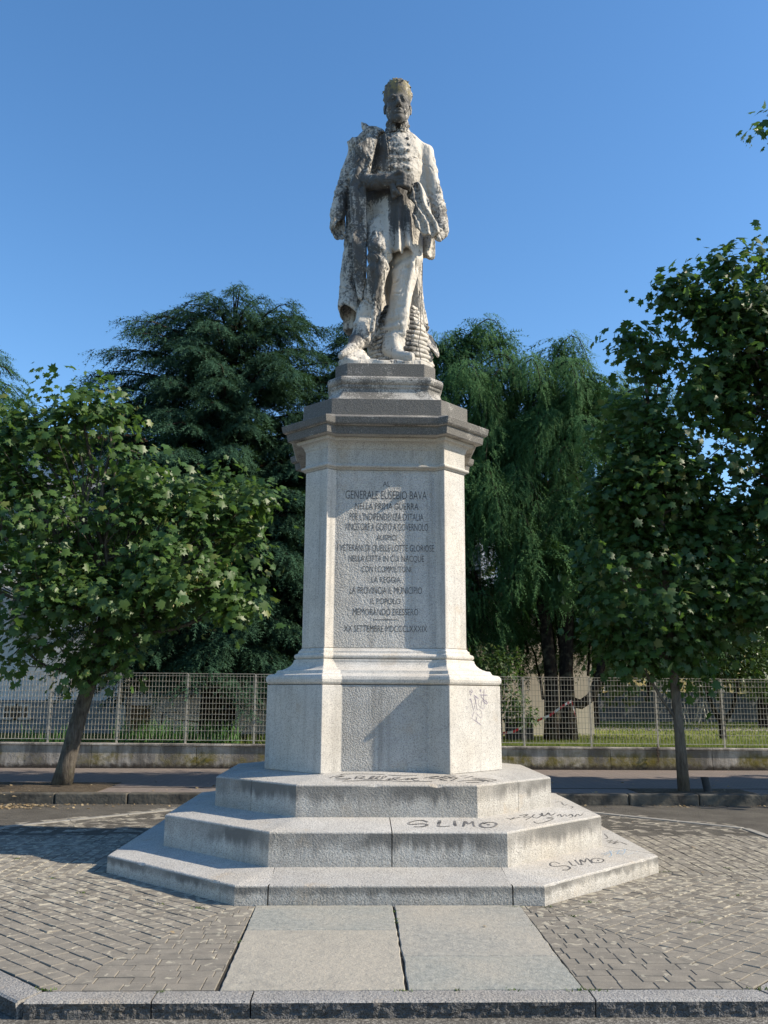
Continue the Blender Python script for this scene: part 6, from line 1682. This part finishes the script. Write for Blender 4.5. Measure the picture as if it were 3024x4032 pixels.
far_tree('distant tree behind the pale building at far left', -13, 30, 12, 8, 7000, 5)

far_tree('distant tree far to the left beyond the pale building', -24, 20, 10, 8, 5000, 6)
far_tree('wide distant tree at the far left end of the lawn', -34, 30, 13, 12, 6000, 7)
# ---------------------------------------------------------------- weeds and litter
def weeds():
    spots = [(.03,-3.0,.03),(.025,-3.1,.03),(.03,-2.75,.03),(.96,-2.60,.06),(.955,-2.35,.04),(-1.98,-4.57,.06),(.0,-4.61,.05),(.3,-4.60,.03),(.62,-4.60,.05),(.98,-4.61,.07),(1.08,-4.62,.05),(-1.33,-4.62,.02),(-2.15,-4.80,.08),(2.0,-4.6,.10),(-1.45,-2.63,.06),(-1.8,-2.5,.05),(1.6,-2.45,.06),(1.35,-2.9,.05),(-2.5,-2.1,.05),(-3.6,-.55,.07),(2.62,-1.2,.05),(1.0,-2.1,.04),(-1.035,-3.6,.03),(.99,-3.2,.03),(1.22,-2.60,.05),(-5.6,3.6,.12),(-2.95,-1.5,.04),(2.9,-2.2,.05),(2.2,-3.1,.04),(3.3,-1.0,.05)]
    Vs = []
    for x, y, s in spots:
        n = int(10+s*260); a = rng.uniform(0, 2*PI, n); rr = rng.random(n)*s; px = x+np.cos(a)*rr*1.3; py = y+np.sin(a)*rr*.5
        h = rng.uniform(.006, .022, n)*(.8+s*3); z = -.005 if y > -4.7 else -.12; z = .14 if abs(y+2.1) < .01 and abs(x) < 1.1 else z
        b = rng.uniform(0, 2*PI, n); w = .004+.004*rng.random(n)
        p = np.stack([px, py, np.full(n, z)], 1); u = np.stack([np.cos(b)*w, np.sin(b)*w, 0*b], 1); d = np.stack([np.cos(b+1)*h*.8, np.sin(b+1)*h*.8, h], 1)
        Vs.append(np.stack([p-u, p+u, p+d], 1).reshape(-1, 3))
    V = np.concatenate(Vs); F = np.arange(len(V)).reshape(-1, 3)
    tag(link('weeds', np_mesh('weeds', V, F), MT['weed']), kind='stuff')
    # fallen leaves along the back kerb and a few in the street
    pts = []
    for _ in range(420): pts.append((rnd.gauss(-5.6, .55), rnd.uniform(3.35, 3.93), rnd.random()))
    for _ in range(150): pts.append((rnd.uniform(-6.5, 6), 3.93-abs(rnd.gauss(0,.12)), 0))
    for _ in range(60): pts.append((rnd.uniform(-6, 6), rnd.uniform(4.2, 6), .155))
    for _ in range(14): pts.append((rnd.uniform(-2, 2.2), -4.83-abs(rnd.gauss(0,.04)), -.115))
    for _ in range(25): pts.append((rnd.uniform(-4, 4), rnd.uniform(-4.4, 3.4), .008))
    P_ = np.array([(x, y, (.006 if z < .15 or z > .2 else z) + .008) if y > -4.7 else (x, y, -.105) for x, y, z in pts if not (octo_r(x, y, 2.6, 1.23) < 2.6)])
    n = len(P_); V, F = scatter(*LEAF, P_, np.stack([rng.normal(0,1,n), rng.normal(0,1,n), rng.normal(0,.15,n)], 1), np.stack([rng.normal(0,.3,n), rng.normal(0,.3,n), np.ones(n)], 1), .042*rng.uniform(.5,1.4,n))
    tag(link('dry_leaves', np_mesh('dry_leaves', V, F), MT['straw']), kind='stuff')
weeds()
